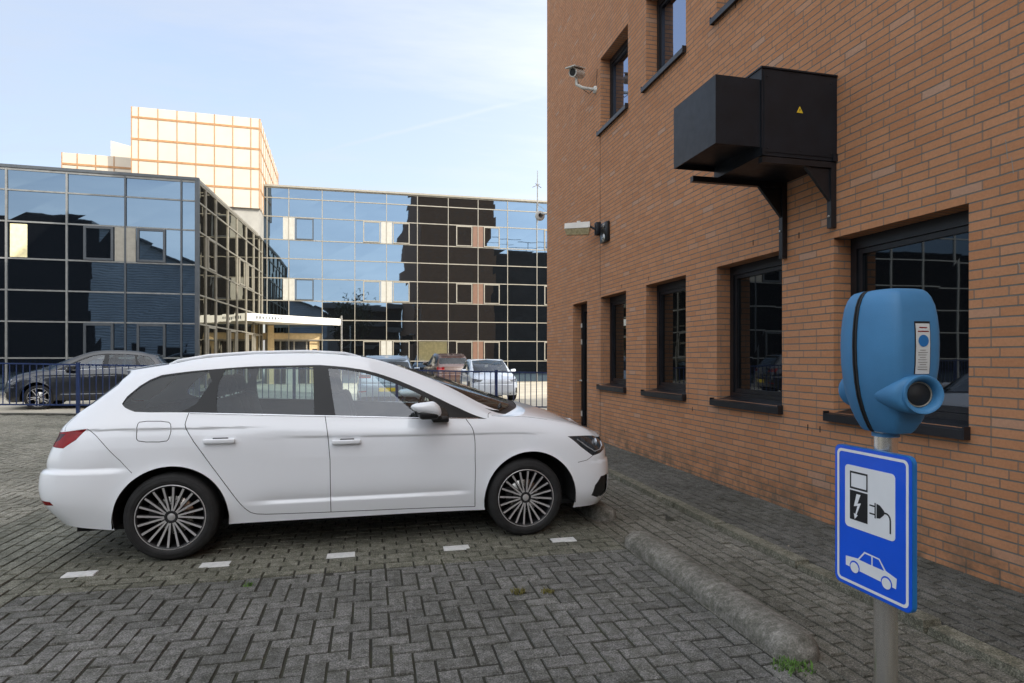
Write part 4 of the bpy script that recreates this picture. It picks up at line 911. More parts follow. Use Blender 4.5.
OUT = {
'quarter_glass': [(4.577,4.227),(4.511,4.375),(4.589,4.569),(4.778,4.68),(5.101,4.754),(5.637,4.762),(6.587,4.773),(6.277,3.982),(5.504,3.986),(5.156,4.015),(4.834,4.12)],
'rear_black': [(6.587,4.773),(6.712,4.788),(6.715,4.777),(6.786,3.987),(6.41,3.972),(6.277,3.982)],
'rear_glass': [(6.725,4.781),(7.205,4.794),(7.898,4.803),(8.3,4.81),(8.293,3.998),(6.786,3.987),(6.665,4.508)],
'bp1': [(8.3,4.814),(8.422,4.826),(8.449,3.982),(8.293,3.998)],
'bp2': [(8.439,4.826),(8.553,4.822),(8.598,3.986),(8.463,3.99)],
'front_glass': [(8.56,4.803),(8.866,4.788),(9.161,4.757),(9.474,4.7),(9.866,4.604),(10.218,4.508),(10.491,4.394),(10.689,4.238),(10.646,3.977),(9.651,3.982),(8.598,3.986)],
'sail': [(10.491,4.394),(10.689,4.238),(11.383,3.952),(10.646,3.977)],
'frame_outer': [(4.557,4.229),(4.439,4.391),(4.523,4.599),(4.719,4.713),(5.048,4.796),(5.607,4.8),(6.574,4.81),(7.198,4.832),(7.896,4.84),(8.424,4.86),(8.877,4.839),(9.225,4.809),(9.574,4.753),(10.017,4.669),(10.373,4.584),(10.711,4.47),(11.057,4.31),(11.694,3.925),(11.379,3.94),(10.646,3.977),(9.651,3.982),(8.591,3.986),(7.639,3.993),(6.786,3.987),(6.277,3.982),(5.506,3.98),(5.163,4.003),(4.787,4.135)],
'rdoor': [(6.277,3.982),(6.231,3.339),(6.325,2.939),(6.608,2.365),(6.871,1.793),(7.069,1.313),(7.24,0.804),(7.346,0.588),(7.467,0.467),(8.526,0.403)],
'bline': [(8.449,3.982),(8.5,2.962),(8.53,2.244),(8.54,0.376)],
'fdoor': [(8.54,0.376),(11.012,0.255),(11.033,1.736),(10.997,2.982),(11.014,3.939)],
'fuel': [(5.376,3.657),(5.919,3.654),(5.988,3.469),(5.946,2.913),(5.888,2.793),(5.4,2.81),(5.328,2.933),(5.335,3.479)],
'lamp': [(2.078,3.371),(3.934,3.427),(3.62,2.966),(3.175,2.716),(2.238,2.744)],
'bumpline': [(3.934,3.427),(4.644,2.732),(5.056,2.315),(5.305,1.973)],
'reflector': [(2.051,1.091),(2.302,1.006),(2.866,1.022),(2.967,0.9),(2.042,0.797),(2.082,0.979)],
'headlamp': [(14.013,3.067),(14.873,3.38),(17.507,3.653),(16.377,2.956),(15.509,2.606),(18.851,1.858),(14.436,2.691)],
'fbump': [(18.151,2.197),(14.854,2.141),(14.304,2.005)],
'foglamp': [(14.988,0.812),(15.088,1.274),(18.301,0.905),(15.698,1.651),(17.345,0.398)],
'handle': [(6.567,2.843),(7.132,2.786),(8.543,2.82),(9.0,2.738)],
'fenderline': [(11.694,3.925),(11.924,5.616)],
'silltop': [(6.96,0.558),(7.236,0.605),(8.525,0.15),(11.448,0.309)],
'mirror': [(10.597,4.155)],
'arch_front': [(14.232,-0.3),(14.232,0.315),(14.236,0.522),(14.231,0.703),(14.22,0.871),(14.203,1.03),(14.179,1.173),(14.148,1.3),(14.108,1.417),(14.062,1.527),(14.008,1.632),(13.948,1.732),(13.884,1.828),(13.816,1.92),(13.745,2.008),(13.67,2.088),(13.593,2.157),(13.513,2.215),(13.431,2.262),(13.346,2.299),(13.258,2.325),(13.166,2.341),(13.069,2.348),(12.966,2.345),(12.86,2.333),(12.753,2.312),(12.646,2.283),(12.539,2.244),(12.432,2.197),(12.327,2.14),(12.223,2.072),(12.122,1.994),(12.024,1.906),(11.928,1.811),(11.828,1.709),(11.729,1.601),(11.635,1.486),(11.551,1.364),(11.481,1.234),(11.424,1.095),(11.38,0.946),(11.348,0.796),(11.327,0.644),(11.317,0.485),(11.318,0.307),(11.333,0.083),(11.333,-0.3)],
'arch_rear': [(7.005,-0.3),(7.005,0.25),(7.009,0.446),(7.008,0.614),(7.002,0.769),(6.989,0.917),(6.97,1.06),(6.946,1.19),(6.915,1.309),(6.879,1.418),(6.837,1.519),(6.79,1.613),(6.737,1.7),(6.679,1.779),(6.615,1.851),(6.547,1.916),(6.475,1.973),(6.399,2.022),(6.32,2.061),(6.238,2.091),(6.155,2.112),(6.07,2.124),(5.986,2.127),(5.903,2.121),(5.822,2.106),(5.742,2.082),(5.665,2.049),(5.589,2.006),(5.515,1.954),(5.443,1.893),(5.374,1.823),(5.307,1.745),(5.243,1.659),(5.182,1.564),(5.124,1.461),(5.07,1.349),(5.02,1.229),(4.974,1.098),(4.933,0.959),(4.894,0.82),(4.86,0.681),(4.833,0.538),(4.813,0.384),(4.803,0.208),(4.803,-0.3)],
}
TT = np.stack([np.array(KX), np.array(KW), np.array(KZ)], -1).astype(float)
def _ix(n, t):
    i = np.clip(np.floor(t).astype(int), 0, n - 2); f = t - i
    return (np.clip(i - 1, 0, n - 1), i, i + 1, np.clip(i + 2, 0, n - 1)), (-.5 * f + f * f - .5 * f ** 3, 1 - 2.5 * f * f + 1.5 * f ** 3, .5 * f + 2 * f * f - 1.5 * f ** 3, -.5 * f * f + .5 * f ** 3)
def S(u, v):
    """body surface: u runs tail -> side -> nose, v runs sill -> belt -> roof centre"""
    u = np.asarray(u, float); v = np.asarray(v, float)
    ui, wu = _ix(20, u); vi, wv = _ix(8, v); r = 0
    for a in range(4):
        for b in range(4): r = r + TT[vi[a], ui[b]] * (wv[a] * wu[b])[..., None]
    x, w, z = r[..., 0], np.maximum(r[..., 1], 0), r[..., 2]
    side = np.clip(5 - v, 0, 1)
    def saw(d, A, L): return np.where(d > 0, 0., -A * np.clip(1 + d / L, 0, 1) * np.clip(-d / .012, 0, 1))
    w = w + saw(z - .950, .010, .14) * (1 - smooth(-2.4, -1.9, x)) * smooth(-3.35, -3.2, x) * side
    w = w + saw(z - .862 + .012 * (x + 1.5), .0085, .16) * smooth(-2.1, -1.7, x) * (1 - smooth(-.1, .3, x)) * side
    d = z - .40
    w = w + side * smooth(-2.2, -1.9, x) * (1 - smooth(-.6, -.42, x)) * np.where(d > 0, -.016 * np.exp(-np.abs(d) / .05), -.016 * np.clip(1 + d / .03, 0, 1))
    # sharp shelf over the rear bumper, soft one at the front
    ins = .026 * np.where(z > .672, np.exp(-np.abs(z - .672) / .07), np.clip(1 - (.672 - z) / .022, 0, 1)) * (1 - smooth(-3.05, -2.85, x)) * side
    x = x + ins * smooth(-3.25, -3.45, x); w = w - ins * .7
    insf = .016 * np.where(z > .585, np.exp(-np.abs(z - .585) / .05), np.clip(1 - (.585 - z) / .02, 0, 1)) * smooth(.50, .70, x) * side
    x = x - insf * smooth(.7, .85, x); w = w - insf * .6
    # flared lips round the wheel arches
    for cx, cz, R0 in ((.04, .308, .386), (-2.625, .303, .379)):
        dd = np.hypot(x - cx, z - cz) - R0
        w = w + .010 * np.exp(-np.maximum(dd, 0) / .035) * side * (z < .8)
    return np.stack([x, w, z], -1)
def SN(u, v):
    h = .008; u = np.asarray(u, float); v = np.asarray(v, float)
    a = S(np.clip(u + h, 0, 19), v) - S(np.clip(u - h, 0, 19), v); b = S(u, np.clip(v + h * 2, -.3, 7)) - S(u, np.clip(v - h * 2, -.3, 7))
    n = np.cross(b, a); n[..., 1] = np.where(S(u, v)[..., 1] < 1e-4, 0, n[..., 1])
    l = np.linalg.norm(n, axis=-1, keepdims=True); l[l < 1e-9] = 1; n = n / l
    # make it point outwards
    return n
def inpoly(px, py, poly):
    res = np.zeros(px.shape, bool); n = len(poly)
    for i in range(n):
        x0, y0 = poly[i]; x1, y1 = poly[(i + 1) % n]
        c = ((y0 > py) != (y1 > py)) & (px < (x1 - x0) * (py - y0) / ((y1 - y0) if y1 != y0 else 1e-9) + x0); res ^= c
    return res
def chaikin(p, it=2, closed=False):
    for _ in range(it):
        q = [] if closed else [p[0]]
        for a, b in zip(p, p[1:] + ([p[0]] if closed else [])):
            q += [(a[0] * .75 + b[0] * .25, a[1] * .75 + b[1] * .25), (a[0] * .25 + b[0] * .75, a[1] * .25 + b[1] * .75)]
        if not closed: q.append(p[-1])
        p = q
    return p
def dens(p, step=.06, closed=False):
    out = []
    for a, b in zip(p, p[1:] + ([p[0]] if closed else [])):
        n = max(1, int(math.hypot(b[0] - a[0], (b[1] - a[1]) * .7) / step))
        out += [(a[0] + (b[0] - a[0]) * k / n, a[1] + (b[1] - a[1]) * k / n) for k in range(n)]
    if not closed: out.append(p[-1])
    return out
def uv_ribbon(pl, half=.0028):
    """thin band of real width around a polyline drawn on the surface"""
    pl = dens(pl, .08); L, Rr = [], []
    A = np.array(pl)
    for i in range(len(A)):
        t = A[min(i + 1, len(A) - 1)] - A[max(i - 1, 0)]; u, v = A[i]; h = .01
        Ju = ((S(u + h, v) - S(u - h, v)) / (2 * h)); Jv = ((S(u, v + h) - S(u, v - h)) / (2 * h)); J = np.stack([Ju, Jv], 1)
        t3 = J @ t; n3 = np.cross(Ju, Jv); s3 = np.cross(n3, t3); s3 = s3 / (np.linalg.norm(s3) + 1e-9) * half
        d = np.linalg.lstsq(J, s3, rcond=None)[0]; L.append((u + d[0], v + d[1])); Rr.append((u - d[0], v - d[1]))
    return L + Rr[::-1]
O_ = OUT
regions = {}
regions['arch'] = [O_['arch_front'], O_['arch_rear']]
glassP = {'quarter': chaikin(O_['quarter_glass'], 1, True), 'rear': O_['rear_glass'], 'front': O_['front_glass']}
frame = O_['frame_outer']
lampP = [(1.0, 3.30), (2.08, 3.371), (3.934, 3.427), (3.62, 2.966), (3.175, 2.716), (2.238, 2.744), (1.0, 2.74)]
lampC = [(1.0, 3.22), (2.3, 3.27), (3.05, 3.27), (2.75, 2.98), (2.4, 2.90), (1.0, 2.88)]
reflP = [(1.3, 1.09), (2.302, 1.006), (2.866, 1.022), (2.967, .9), (2.042, .80), (1.3, .9)]
headP = [(13.98, 3.07), (14.87, 3.40), (15.6, 3.62), (16.3, 3.68), (17.3, 3.72), (17.1, 3.0), (16.3, 2.78), (15.6, 2.55), (15.05, 2.40), (14.44, 2.70)]
fogP = [(14.95, .80), (15.09, 1.27), (15.5, 1.6), (16.2, 1.65), (16.2, .85), (15.5, .62)]
screenP = [(9.90, 5.30), (10.3, 5.24), (11.0, 5.20), (11.6, 5.22), (12.02, 5.32), (12.08, 5.8), (12.08, 7.2), (9.86, 7.2), (9.84, 5.7)]
cowlP = [(11.75, 5.05), (12.02, 5.32), (12.08, 5.8), (12.08, 7.2), (12.42, 7.2), (12.42, 5.8), (12.25, 5.10)]
hatchP = [(-.2, 4.16), (2.2, 4.16), (2.75, 4.35), (2.75, 4.75), (2.3, 4.86), (-.2, 4.88)]
silltop = [(6.93, .50), (7.236, .52), (8.525, .36), (11.448, .25)]
rd = O_['rdoor'][:-2] + [(7.36, .56), (7.48, .46), (7.9, .42), (8.54, .376)]
fdl = O_['fdoor']
rdoorP = rd + O_['bline'][::-1]
fdoorP = [(8.54, .376)] + [(11.012, .255)] + fdl[2:] + O_['bline'][:1] + O_['bline'][1:]
fuelP = chaikin(O_['fuel'], 1, True)
lines = [rd, O_['bline'], fdl[1:], [(8.54, .376), (11.012, .255)], fuelP + [fuelP[0]], O_['bumpline'], [(15.05, 2.40), (14.7, 2.18), (14.3, 2.03)],
         [(11.75, 4.02), (11.9, 4.9)], [(11.9, 4.3), (12.6, 4.28), (14.0, 4.22), (15.4, 4.15), (16.6, 4.0), (19.0, 3.9)], [(2.9, 3.42), (2.6, 3.9), (2.7, 4.1)], [(0, 3.52), (2.6, 3.52)]]
ribs = [uv_ribbon(chaikin(l, 1) if i in (0, 9) else l, .0026 if i < 5 else .0020) for i, l in enumerate(lines)]
def build_panels():
    V = []; E = []; KV = .6
    def addpoly(p, step=.06, closed=True):
        p = dens([(min(max(a, 0), 19), min(max(b, 0), 7)) for a, b in p], step, closed); o = len(V); V.extend(p); n = len(p)
        E.extend([(o + i, o + (i + 1) % n) for i in range(n if closed else n - 1)])
    addpoly([(0, 0), (19, 0), (19, 7), (0, 7)], .1)
    for p in regions['arch'] + [frame, lampP, lampC, reflP, headP, fogP, screenP, cowlP, hatchP] + list(glassP.values()) + ribs: addpoly(p)
    addpoly(rdoorP); addpoly(fdoorP)
    for u in np.arange(.06, 19, .055):
        for v in np.arange(.05, 7, .075): V.append((u, v))
    vv = [Vector((a, b * KV)) for a, b in V]
    ov, oe, of, *_ = delaunay_2d_cdt(vv, E, [], 0, 1e-5, False)
    uv = np.array([(p.x, p.y / KV) for p in ov]); uv[:, 0] = np.clip(uv[:, 0], 0, 19); uv[:, 1] = np.clip(uv[:, 1], 0, 7)
    tri = np.array([list(f) for f in of if len(f) == 3]); c = uv[tri].mean(1); cx, cy = c[:, 0], c[:, 1]
    lab = np.full(len(tri), 'body', dtype='U14'); free = np.ones(len(tri), bool)
    def mark(poly, name, ok=None):
        nonlocal free
        m_ = inpoly(cx, cy, poly) & free
        if ok is not None: m_ &= ok
        lab[m_] = name; free &= ~m_
    for p in regions['arch']: mark(p, 'none')
    mark(screenP, 'windscreen'); mark(cowlP, 'cowl'); mark(hatchP, 'rear_window')
    mark(glassP['quarter'], 'quarter_glass'); mark(glassP['rear'], 'rear_glass'); mark(glassP['front'], 'front_glass'); mark(frame, 'window_trim')
    for i, p in enumerate(ribs): mark(p, 'none')
    mark(lampC, 'tail_lamp_core'); mark(lampP, 'tail_lamp'); mark(reflP, 'reflector'); mark(headP, 'headlamp'); mark(fogP, 'fog_recess'); mark(fuelP, 'fuel_flap')
    mark(rdoorP, 'rear_door'); mark(fdoorP, 'front_door')
    return uv, tri, lab
UV, TRI, LAB = build_panels()
P0 = S(UV[:, 0], UV[:, 1]); N0 = SN(UV[:, 0], UV[:, 1])
cen = np.array([-1.3, 0, .75]);  flipN = np.sign(np.sum(N0 * (P0 - cen) * np.array([.3, 1, 1]), 1)); 
if np.median(flipN) < 0: N0 = -N0
nose_tail = None

def panel_mesh(name, labels, mats, deform, parent, sides=(-1, 1), off=0.):
    idx = np.isin(LAB, labels); tr = TRI[idx]; used, inv_ = np.unique(tr, return_inverse=True); tr = inv_.reshape(-1, 3)
    p = P0[used] - N0[used] * (-off); nn = N0[used]; vs = []; ns = []; fs = []
    for s in sides:
        q = p.copy(); q[:, 1] *= s; m_ = nn.copy(); m_[:, 1] *= s; o = len(vs)
        q = deform(q); vs += q.tolist(); ns += m_.tolist()
        # winding from the normals
        a, b, c = q[tr[:, 0]], q[tr[:, 1]], q[tr[:, 2]]; g = np.cross(b - a, c - a); sg_ = np.sum(g * m_[tr[:, 0]], 1) < 0
        t2 = tr.copy(); t2[sg_] = t2[sg_][:, ::-1]; fs += (t2 + o).tolist()
    me = bpy.data.meshes.new(name); me.from_pydata(vs, [], fs); me.materials.append(mats)
    me.polygons.foreach_set('use_smooth', [True] * len(fs)); me.update()
    me.normals_split_custom_set_from_vertices(ns)
    o = bpy.data.objects.new(name, me); COL.objects.link(o); o.parent = parent; return o
def dmesh(mb, name, mat, deform, parent, autos=None):
    v = np.array([tuple(p) for p in mb.v], float); mb.v = [tuple(p) for p in deform(v).tolist()]
    o = mb.build(name, mat); o.parent = parent
    if autos: autosmooth(o, autos)
    return o

# wheel, built once around its own centre (outer face towards -y)
def wheel_meshes(style):
    out = {}
    m = MB(); Rt = .3155
    m.lathe([(.228, -.008), (.236, -.020), (.252, -.026), (.275, -.024), (.295, -.015), (.307, -.003), (Rt - .002, .012), (Rt, .03), (Rt, .17), (Rt - .004, .19), (.30, .205), (.26, .21), (.225, .20)], 'y', n=64)
    for r_ in (.262, .286): m.lathe([(r_ - .002, -.0262 if r_ < .27 else -.0195), (r_, -.0285 if r_ < .27 else -.022), (r_ + .002, -.0262 if r_ < .27 else -.0185)], 'y', n=64)
    out['tyre'] = m
    m = MB(); m.lathe([(.2345, -.012), (.2345, -.017), (.231, -.0195), (.227, -.0190)], 'y', n=64); m.lathe([(.227, -.0190), (.220, -.0165), (.2165, -.010), (.213, .01)], 'y', n=64, mi=1)
    n = 10 if style == 'multi' else 5
    for k in range(n):
        for s in (-1, 1):
            a0 = 2 * PI * (k + .12) / n; wo = (PI / n) * .50; wi = (PI / n) * (.30 if n == 10 else .5)
            if n == 5: wo = .16; wi = .22
            ai, ao = a0 + s * wi, a0 + s * wo; ri, ro = .045, .220; w0, w1 = (.0060, .0078) if n == 10 else (.012, .010)
            pi_ = Vector((ri * math.cos(ai), 0, ri * math.sin(ai))); p1 = Vector((ro * math.cos(ao), 0, ro * math.sin(ao))); d = (p1 - pi_).normalized(); q = Vector((-d.z, 0, d.x))
            for (pa, wa, ya), (pb, wb, yb) in (((pi_, w0, -.004), (pi_.lerp(p1, .5), (w0 + w1) / 2, -.006)), ((pi_.lerp(p1, .5), (w0 + w1) / 2, -.006), (p1, w1, -.014))):
                Y = Vector((0, 1, 0))
                m.add([pa - q * wa + Y * ya, pa + q * wa + Y * ya, pb + q * wb + Y * yb, pb - q * wb + Y * yb], [(0, 1, 2, 3)], 0)
                m.add([pa - q * wa + Y * ya, pa + q * wa + Y * ya, pb + q * wb + Y * yb, pb - q * wb + Y * yb, pa - q * wa * 1.5 + Y * (ya + .03), pa + q * wa * 1.5 + Y * (ya + .03), pb + q * wb * 1.5 + Y * (yb + .03), pb - q * wb * 1.5 + Y * (yb + .03)], [(0, 3, 7, 4), (1, 5, 6, 2), (4, 7, 6, 5)], 1)
    m.lathe([(0, -.002), (.020, -.0025), (.0225, -.001), (.026, -.001)], 'y', n=28, mi=0)
    m.lathe([(.026, -.0015), (.028, -.004), (.046, -.002), (.060, .012), (.060, .05)], 'y', n=40, mi=1)
    for k in range(5): a = 2 * PI * (k + .5) / 5; m.lathe([(0, -.006), (.006, -.006), (.006, .0)], 'y', (.036 * math.cos(a), 0, .036 * math.sin(a)), 8, 1)
    out['rim'] = m
    m = MB(); m.lathe([(.214, .005), (.210, .05), (.207, .12), (.207, .19), (.0, .19)], 'y', n=40, mi=0)
    m.lathe([(.0, .060), (.135, .060), (.14, .065), (.14, .08)], 'y', n=40, mi=1)
    m.obox((-.125, .055, .02), (.06, 0, 0), (0, .05, 0), (0, 0, .13), 0)
    out['barrel'] = m; return out
WMESH = {}
def wheel(parent, x, y, sgn, z, style, deform):
    if style not in WMESH:
        w = wheel_meshes(style); WMESH[style] = (w['barrel'].build('wheel', [M['rim_black'], M['steel']]), w['tyre'].build('tyre', M['tyre'], recalc=True), w['rim'].build('rim', [M['rim_silver'], M['rim_black']]))
        WMESH[style] = [(o.name, o.data, o) for o in WMESH[style]]
        for n_, d_, o in WMESH[style]: bpy.data.objects.remove(o)
        WMESH[style] = [d for _, d, _ in WMESH[style]]
    names = ('wheel', 'tyre', 'rim'); root = None
    p = deform(np.array([[x, y, z]]))[0]
    for nm, d in zip(names, WMESH[style]):
        o = bpy.data.objects.new(nm, d); COL.objects.link(o)
        if root is None:
            root = o; o.parent = parent; o.location = p; o.rotation_euler = (0, random.uniform(0, 2) if sgn > 0 else 0, 0)
            if sgn > 0: o.rotation_euler = (0, random.uniform(0, 2), PI)
        else: o.parent = root
    return root

def car(name, label, paint, loc, rz, deform=None, style='multi', z=0., plate=True, interior=True, group=None, wheel_x=(0., -2.63)):
    deform = deform or (lambda q: q)
    c = thing(name, label, 'car', loc, rz, group)
    panel_mesh('body', ['body'], M[paint], deform, c)
    for s in (-1, 1):
        for lb_, nm in (('front_door', 'door'), ('rear_door', 'door')):
            d = panel_mesh(nm, [lb_], M[paint], deform, c, (s,))
            hx = -1.30 - .115 if lb_ == 'front_door' else -2.305; hzz = .818 if lb_ == 'front_door' else .852
            m = MB(); yb = s * .900
            m.rbox((hx, s * .9225, hzz), (.215, .018, .034), .008, 3); m.rbox((hx - .085, s * .908, hzz), (.03, .03, .028), .006); m.rbox((hx + .085, s * .908, hzz), (.03, .03, .028), .006)
            dmesh(m, 'handle', M[paint], deform, d)
            m = MB(); m.rbox((hx + .005, s * .8985, hzz + .003), (.105, .012, .040), .005); dmesh(m, 'handle_recess', M['black_plastic'], deform, d)
        panel_mesh('side_window', ['front_glass'], M['glass_side'], deform, c, (s,), -.004)
        panel_mesh('side_window', ['rear_glass'], M['glass_dark'], deform, c, (s,), -.004)
        panel_mesh('side_window', ['quarter_glass'], M['glass_dark'], deform, c, (s,), -.004)
        panel_mesh('window_trim', ['window_trim'], M['black_gloss'], deform, c, (s,), -.001)
        tl_ = panel_mesh('tail_lamp', ['tail_lamp'], M['lamp_red'], deform, c, (s,), .001)
        panel_mesh('lamp_core', ['tail_lamp_core'], M['lamp_smoke'], deform, tl_, (s,), .0)
        hl_ = panel_mesh('headlamp', ['headlamp'], M['lamp_dark'], deform, c, (s,), -.001)
        # daytime running light as a bright V inside the lamp
        m = MB(); pts = [S(np.array(u), np.array(v)) + SN(np.array(u), np.array(v)) * 0 for u, v in ((14.35, 3.02), (14.8, 2.78), (15.25, 2.62), (15.75, 2.75), (16.2, 3.0), (16.3, 3.3))]
        m.tube([(p[0], s * (p[1] + .002), p[2]) for p in pts], .006, 6); dmesh(m, 'light_strip', M['lamp_clear'], deform, hl_)
        m = MB(); q = S(np.array(15.5), np.array(3.15)); m.lathe([(0, -.01), (.03, -.004), (.034, .004)], 'x', (float(q[0]) + .0, s * (float(q[1]) - .0), float(q[2])), 16); dmesh(m, 'light_projector', M['lamp_clear'], deform, hl_)
        panel_mesh('reflector', ['reflector'], M['lamp_red'], deform, c, (s,), .001)
        panel_mesh('fog_recess', ['fog_recess'], M['black_plastic'], deform, c, (s,), -.012)
        # mirror
        m = MB(); m.rbox((-.805, s * 1.0, 1.066), (.225, .215, .118), .052, 5); o = dmesh(m, 'door_mirror', M[paint], lambda q: deform(np.stack([q[:, 0] - (q[:, 2] - 1.062) * .30 + np.abs(q[:, 1] - s * .9) * -.12, q[:, 1], q[:, 2] + (np.abs(q[:, 1]) - .985) * .10 + (q[:, 0] + .80) * -.12 - (q[:, 2] - 1.045) * .55 * np.clip((-.79 - q[:, 0]) / .12, 0, 1)], 1)), c)
        m = MB(); m.rbox((-.905, s * 1.0, 1.055), (.012, .15, .050), .004); dmesh(m, 'mirror_glass', M['black_gloss'], deform, o)
        m = MB(); m.rbox((-.805, s * .995, 1.026), (.150, .200, .075), .03, 4); m.rbox((-.70, s * .90, .972), (.13, .09, .045), .014); m.rbox((-.77, s * .965, .998), (.14, .16, .020), .009); m.rbox((-.735, s * .93, .985), (.08, .05, .04), .012); dmesh(m, 'mirror_foot', M['black_plastic'], deform, o)
        m = MB(); pts = [S(np.array(u), np.array(3.965)) for u in (6.3, 7.0, 7.8, 8.5, 9.3, 10.2, 11.0, 11.4)]
        m.tube([(p[0], s * (p[1] + .001), p[2]) for p in pts], .0042, 6); dmesh(m, 'belt_strip', M['chrome'], deform, c)
        m = MB(); pts = [S(np.array(u), np.array(v)) for u, v in ((5.0, 5.62), (5.3, 5.62), (6.2, 5.62), (7.2, 5.62), (8.2, 5.62), (9.0, 5.62), (9.45, 5.62))]
        if style == 'multi':
            m.tube([(p[0], s * p[1], p[2] + (.002 if i in (0, len(pts) - 1) else .016)) for i, p in enumerate(pts)], [.006, .011, .012, .012, .012, .011, .006], 8); dmesh(m, 'roof_rail', M['paint_white'], deform, c)
    panel_mesh('fuel_flap', ['fuel_flap'], M[paint], deform, c, (-1,))
    # the other side carries no flap: same panel as body colour
    panel_mesh('body_panel', ['fuel_flap'], M[paint], deform, c, (1,))
    panel_mesh('windscreen', ['windscreen'], M['glass_screen'], deform, c, off=-.003)
    panel_mesh('rear_window', ['rear_window'], M['glass_dark'], deform, c, off=-.003)
    cw = panel_mesh('cowl', ['cowl'], M['black_plastic'], deform, c, off=-.008)
    m = MB()
    for y_ in (-.52, .05):
        m.tube([(-.02 - abs(y_) * .25, y_ - .05, 1.045), (-.05 - abs(y_ + .3) * .1, y_ + .25, 1.062), (-.10, y_ + .52, 1.068)], [.009, .007, .005], 6)
        m.lathe([(.0, .02), (.014, .018), (.02, 0)], 'z', (-.02 - abs(y_) * .25, y_ - .05, 1.03), 12)
    dmesh(m, 'wiper', M['black_plastic'], deform, cw)
    # inner dark shell that closes the seams and the wheel housings
    us = np.arange(0, 19.01, .25); vsn = np.arange(0, 4.01, .2); a, b = np.meshgrid(us, vsn, indexing='ij'); p = S(a, b); nn = SN(a, b); sgn_ = 1.
    p = p - nn * (.016 + .03 * (1 - smooth(3.5, 5, a)) + .02 * smooth(14, 15.5, a))[..., None] * (1 if np.mean((nn * np.array([0, 1, 0])).sum(-1)) > 0 else -1); p[..., 1] = np.maximum(p[..., 1], 0)
    m = MB(); nu, nv = a.shape
    for s in (-1, 1):
        vs = [(float(q[0]), s * float(q[1]), float(q[2])) for q in p.reshape(-1, 3)]; fs = []
        for i in range(nu - 1):
            for j in range(nv - 1):
                cc_ = (p[i, j] + p[i + 1, j + 1]) / 2
                if cc_[1] > .5 and (math.hypot(cc_[0] - .04, cc_[2] - .308) < .43 or math.hypot(cc_[0] + 2.625, cc_[2] - .303) < .43): continue
                fs.append((i * nv + j, (i + 1) * nv + j, (i + 1) * nv + j + 1, i * nv + j + 1))
        m.add(vs, fs)
    m.box(-3.3, -.70, .20, .62, .70, .235); m.box(-2.15, -.82, .205, -.45, .82, .24)
    for s in (-1, 1):
        for cx, cz, Ra in ((.04, .308, .388), (-2.625, .303, .381)):
            n = 24; vs = []; 
            for k in range(n + 1):
                t = PI * (-.045 + 1.09 * k / n)
                for yy in (.903, .55): vs.append((cx + Ra * math.cos(t), s * yy, cz + Ra * math.sin(t)))
            m.add(vs, [(2 * k, 2 * k + 1, 2 * k + 3, 2 * k + 2) for k in range(n)])
            m.add([(cx + Ra * math.cos(PI * (-.045 + 1.09 * k / n)), s * .55, cz + Ra * math.sin(PI * (-.045 + 1.09 * k / n))) for k in range(n + 1)], [tuple(range(n + 1))])
    dmesh(m, 'underbody', M['shell_black'], deform, c)
    for x in wheel_x:
        for s in (-1, 1): wheel(c, x, s * (.882), s, .3135, style, deform)
    if interior:
        m = MB(); m.rbox((-1.5, 0, .50), (2.2, 1.5, .30), .05); m.rbox((-2.75, 0, .62), (.9, 1.3, .5), .05); dmesh(m, 'cabin_floor', M['interior_dark'], deform, c)
        m = MB(); m.rbox((-.38, 0, .88), (.55, 1.45, .22), .07, 3); m.rbox((-.62, .36, .965), (.18, .32, .10), .03); dmesh(m, 'dashboard', M['interior_dark'], deform, c)
        m = MB(); t_ = [(math.cos(k * PI / 12), math.sin(k * PI / 12)) for k in range(25)]; m.tube([(-.78 + .06 * b_, .36 + .18 * a_, .93 + .17 * b_) for a_, b_ in t_], .014, 6, cap=False); m.tube([(-.78, .36, .93), (-.6, .36, .88)], .04, 8); dmesh(m, 'steering_wheel', M['black_plastic'], deform, c)
        def seat(x, y, w, lean=.28, hr=True):
            m = MB(); rot = Matrix.Rotation(-lean, 3, 'Y')
            m.rbox((x + .22, y, .58), (.50, w, .16), .05, 3); m.rbox((x - .09, y, .86), (.16, w * .94, .58), .06, 3, rot)
            if hr: m.rbox((x - .215, y, 1.225), (.10, .25, .17), .045, 3, rot); m.tube([(x - .18, y - .06, 1.1), (x - .2, y - .06, 1.2)], .007, 5); m.tube([(x - .18, y + .06, 1.1), (x - .2, y + .06, 1.2)], .007, 5)
            dmesh(m, 'seat', M['interior'], deform, c)
        seat(-1.35, -.37, .50); seat(-1.35, .37, .50)
        seat(-2.22, -.38, .48); seat(-2.22, .38, .48); seat(-2.22, 0, .3)
    # grille, plates and badge
    m = MB(); gx = .895
    if plate: m.prism([(-.42, .56), (-.36, .40), (.36, .40), (.42, .56), (.36, .655), (-.36, .655)], 0, .012, lambda a, b, h: (float(S(np.array(19 - abs(a) / .34 * 1.0 if abs(a) < .34 else 18), np.array(1.8))[0]) - .004 + h, a, b)); g_ = dmesh(m, 'grille', M['black_plastic'], deform, c) if plate else None
    m = MB(); m.prism([(-.60, .33), (-.56, .245), (.56, .245), (.60, .33)], 0, .01, lambda a, b, h: (.872 - abs(a) * .10 + h, a, b)); dmesh(m, 'air_intake', M['black_plastic'], deform, c)
    if plate: m = MB(); m.rbox((.925, 0, .47), (.012, .52, .11), .004)
    if plate: dmesh(m, 'number_plate', M['plate_yellow'], deform, c)
    if plate is not None: m = MB(); m.rbox((-3.575, 0, .50), (.012, .52, .11), .004)
    if plate is not None: dmesh(m, 'number_plate', M['plate_yellow'], deform, c)
    return c

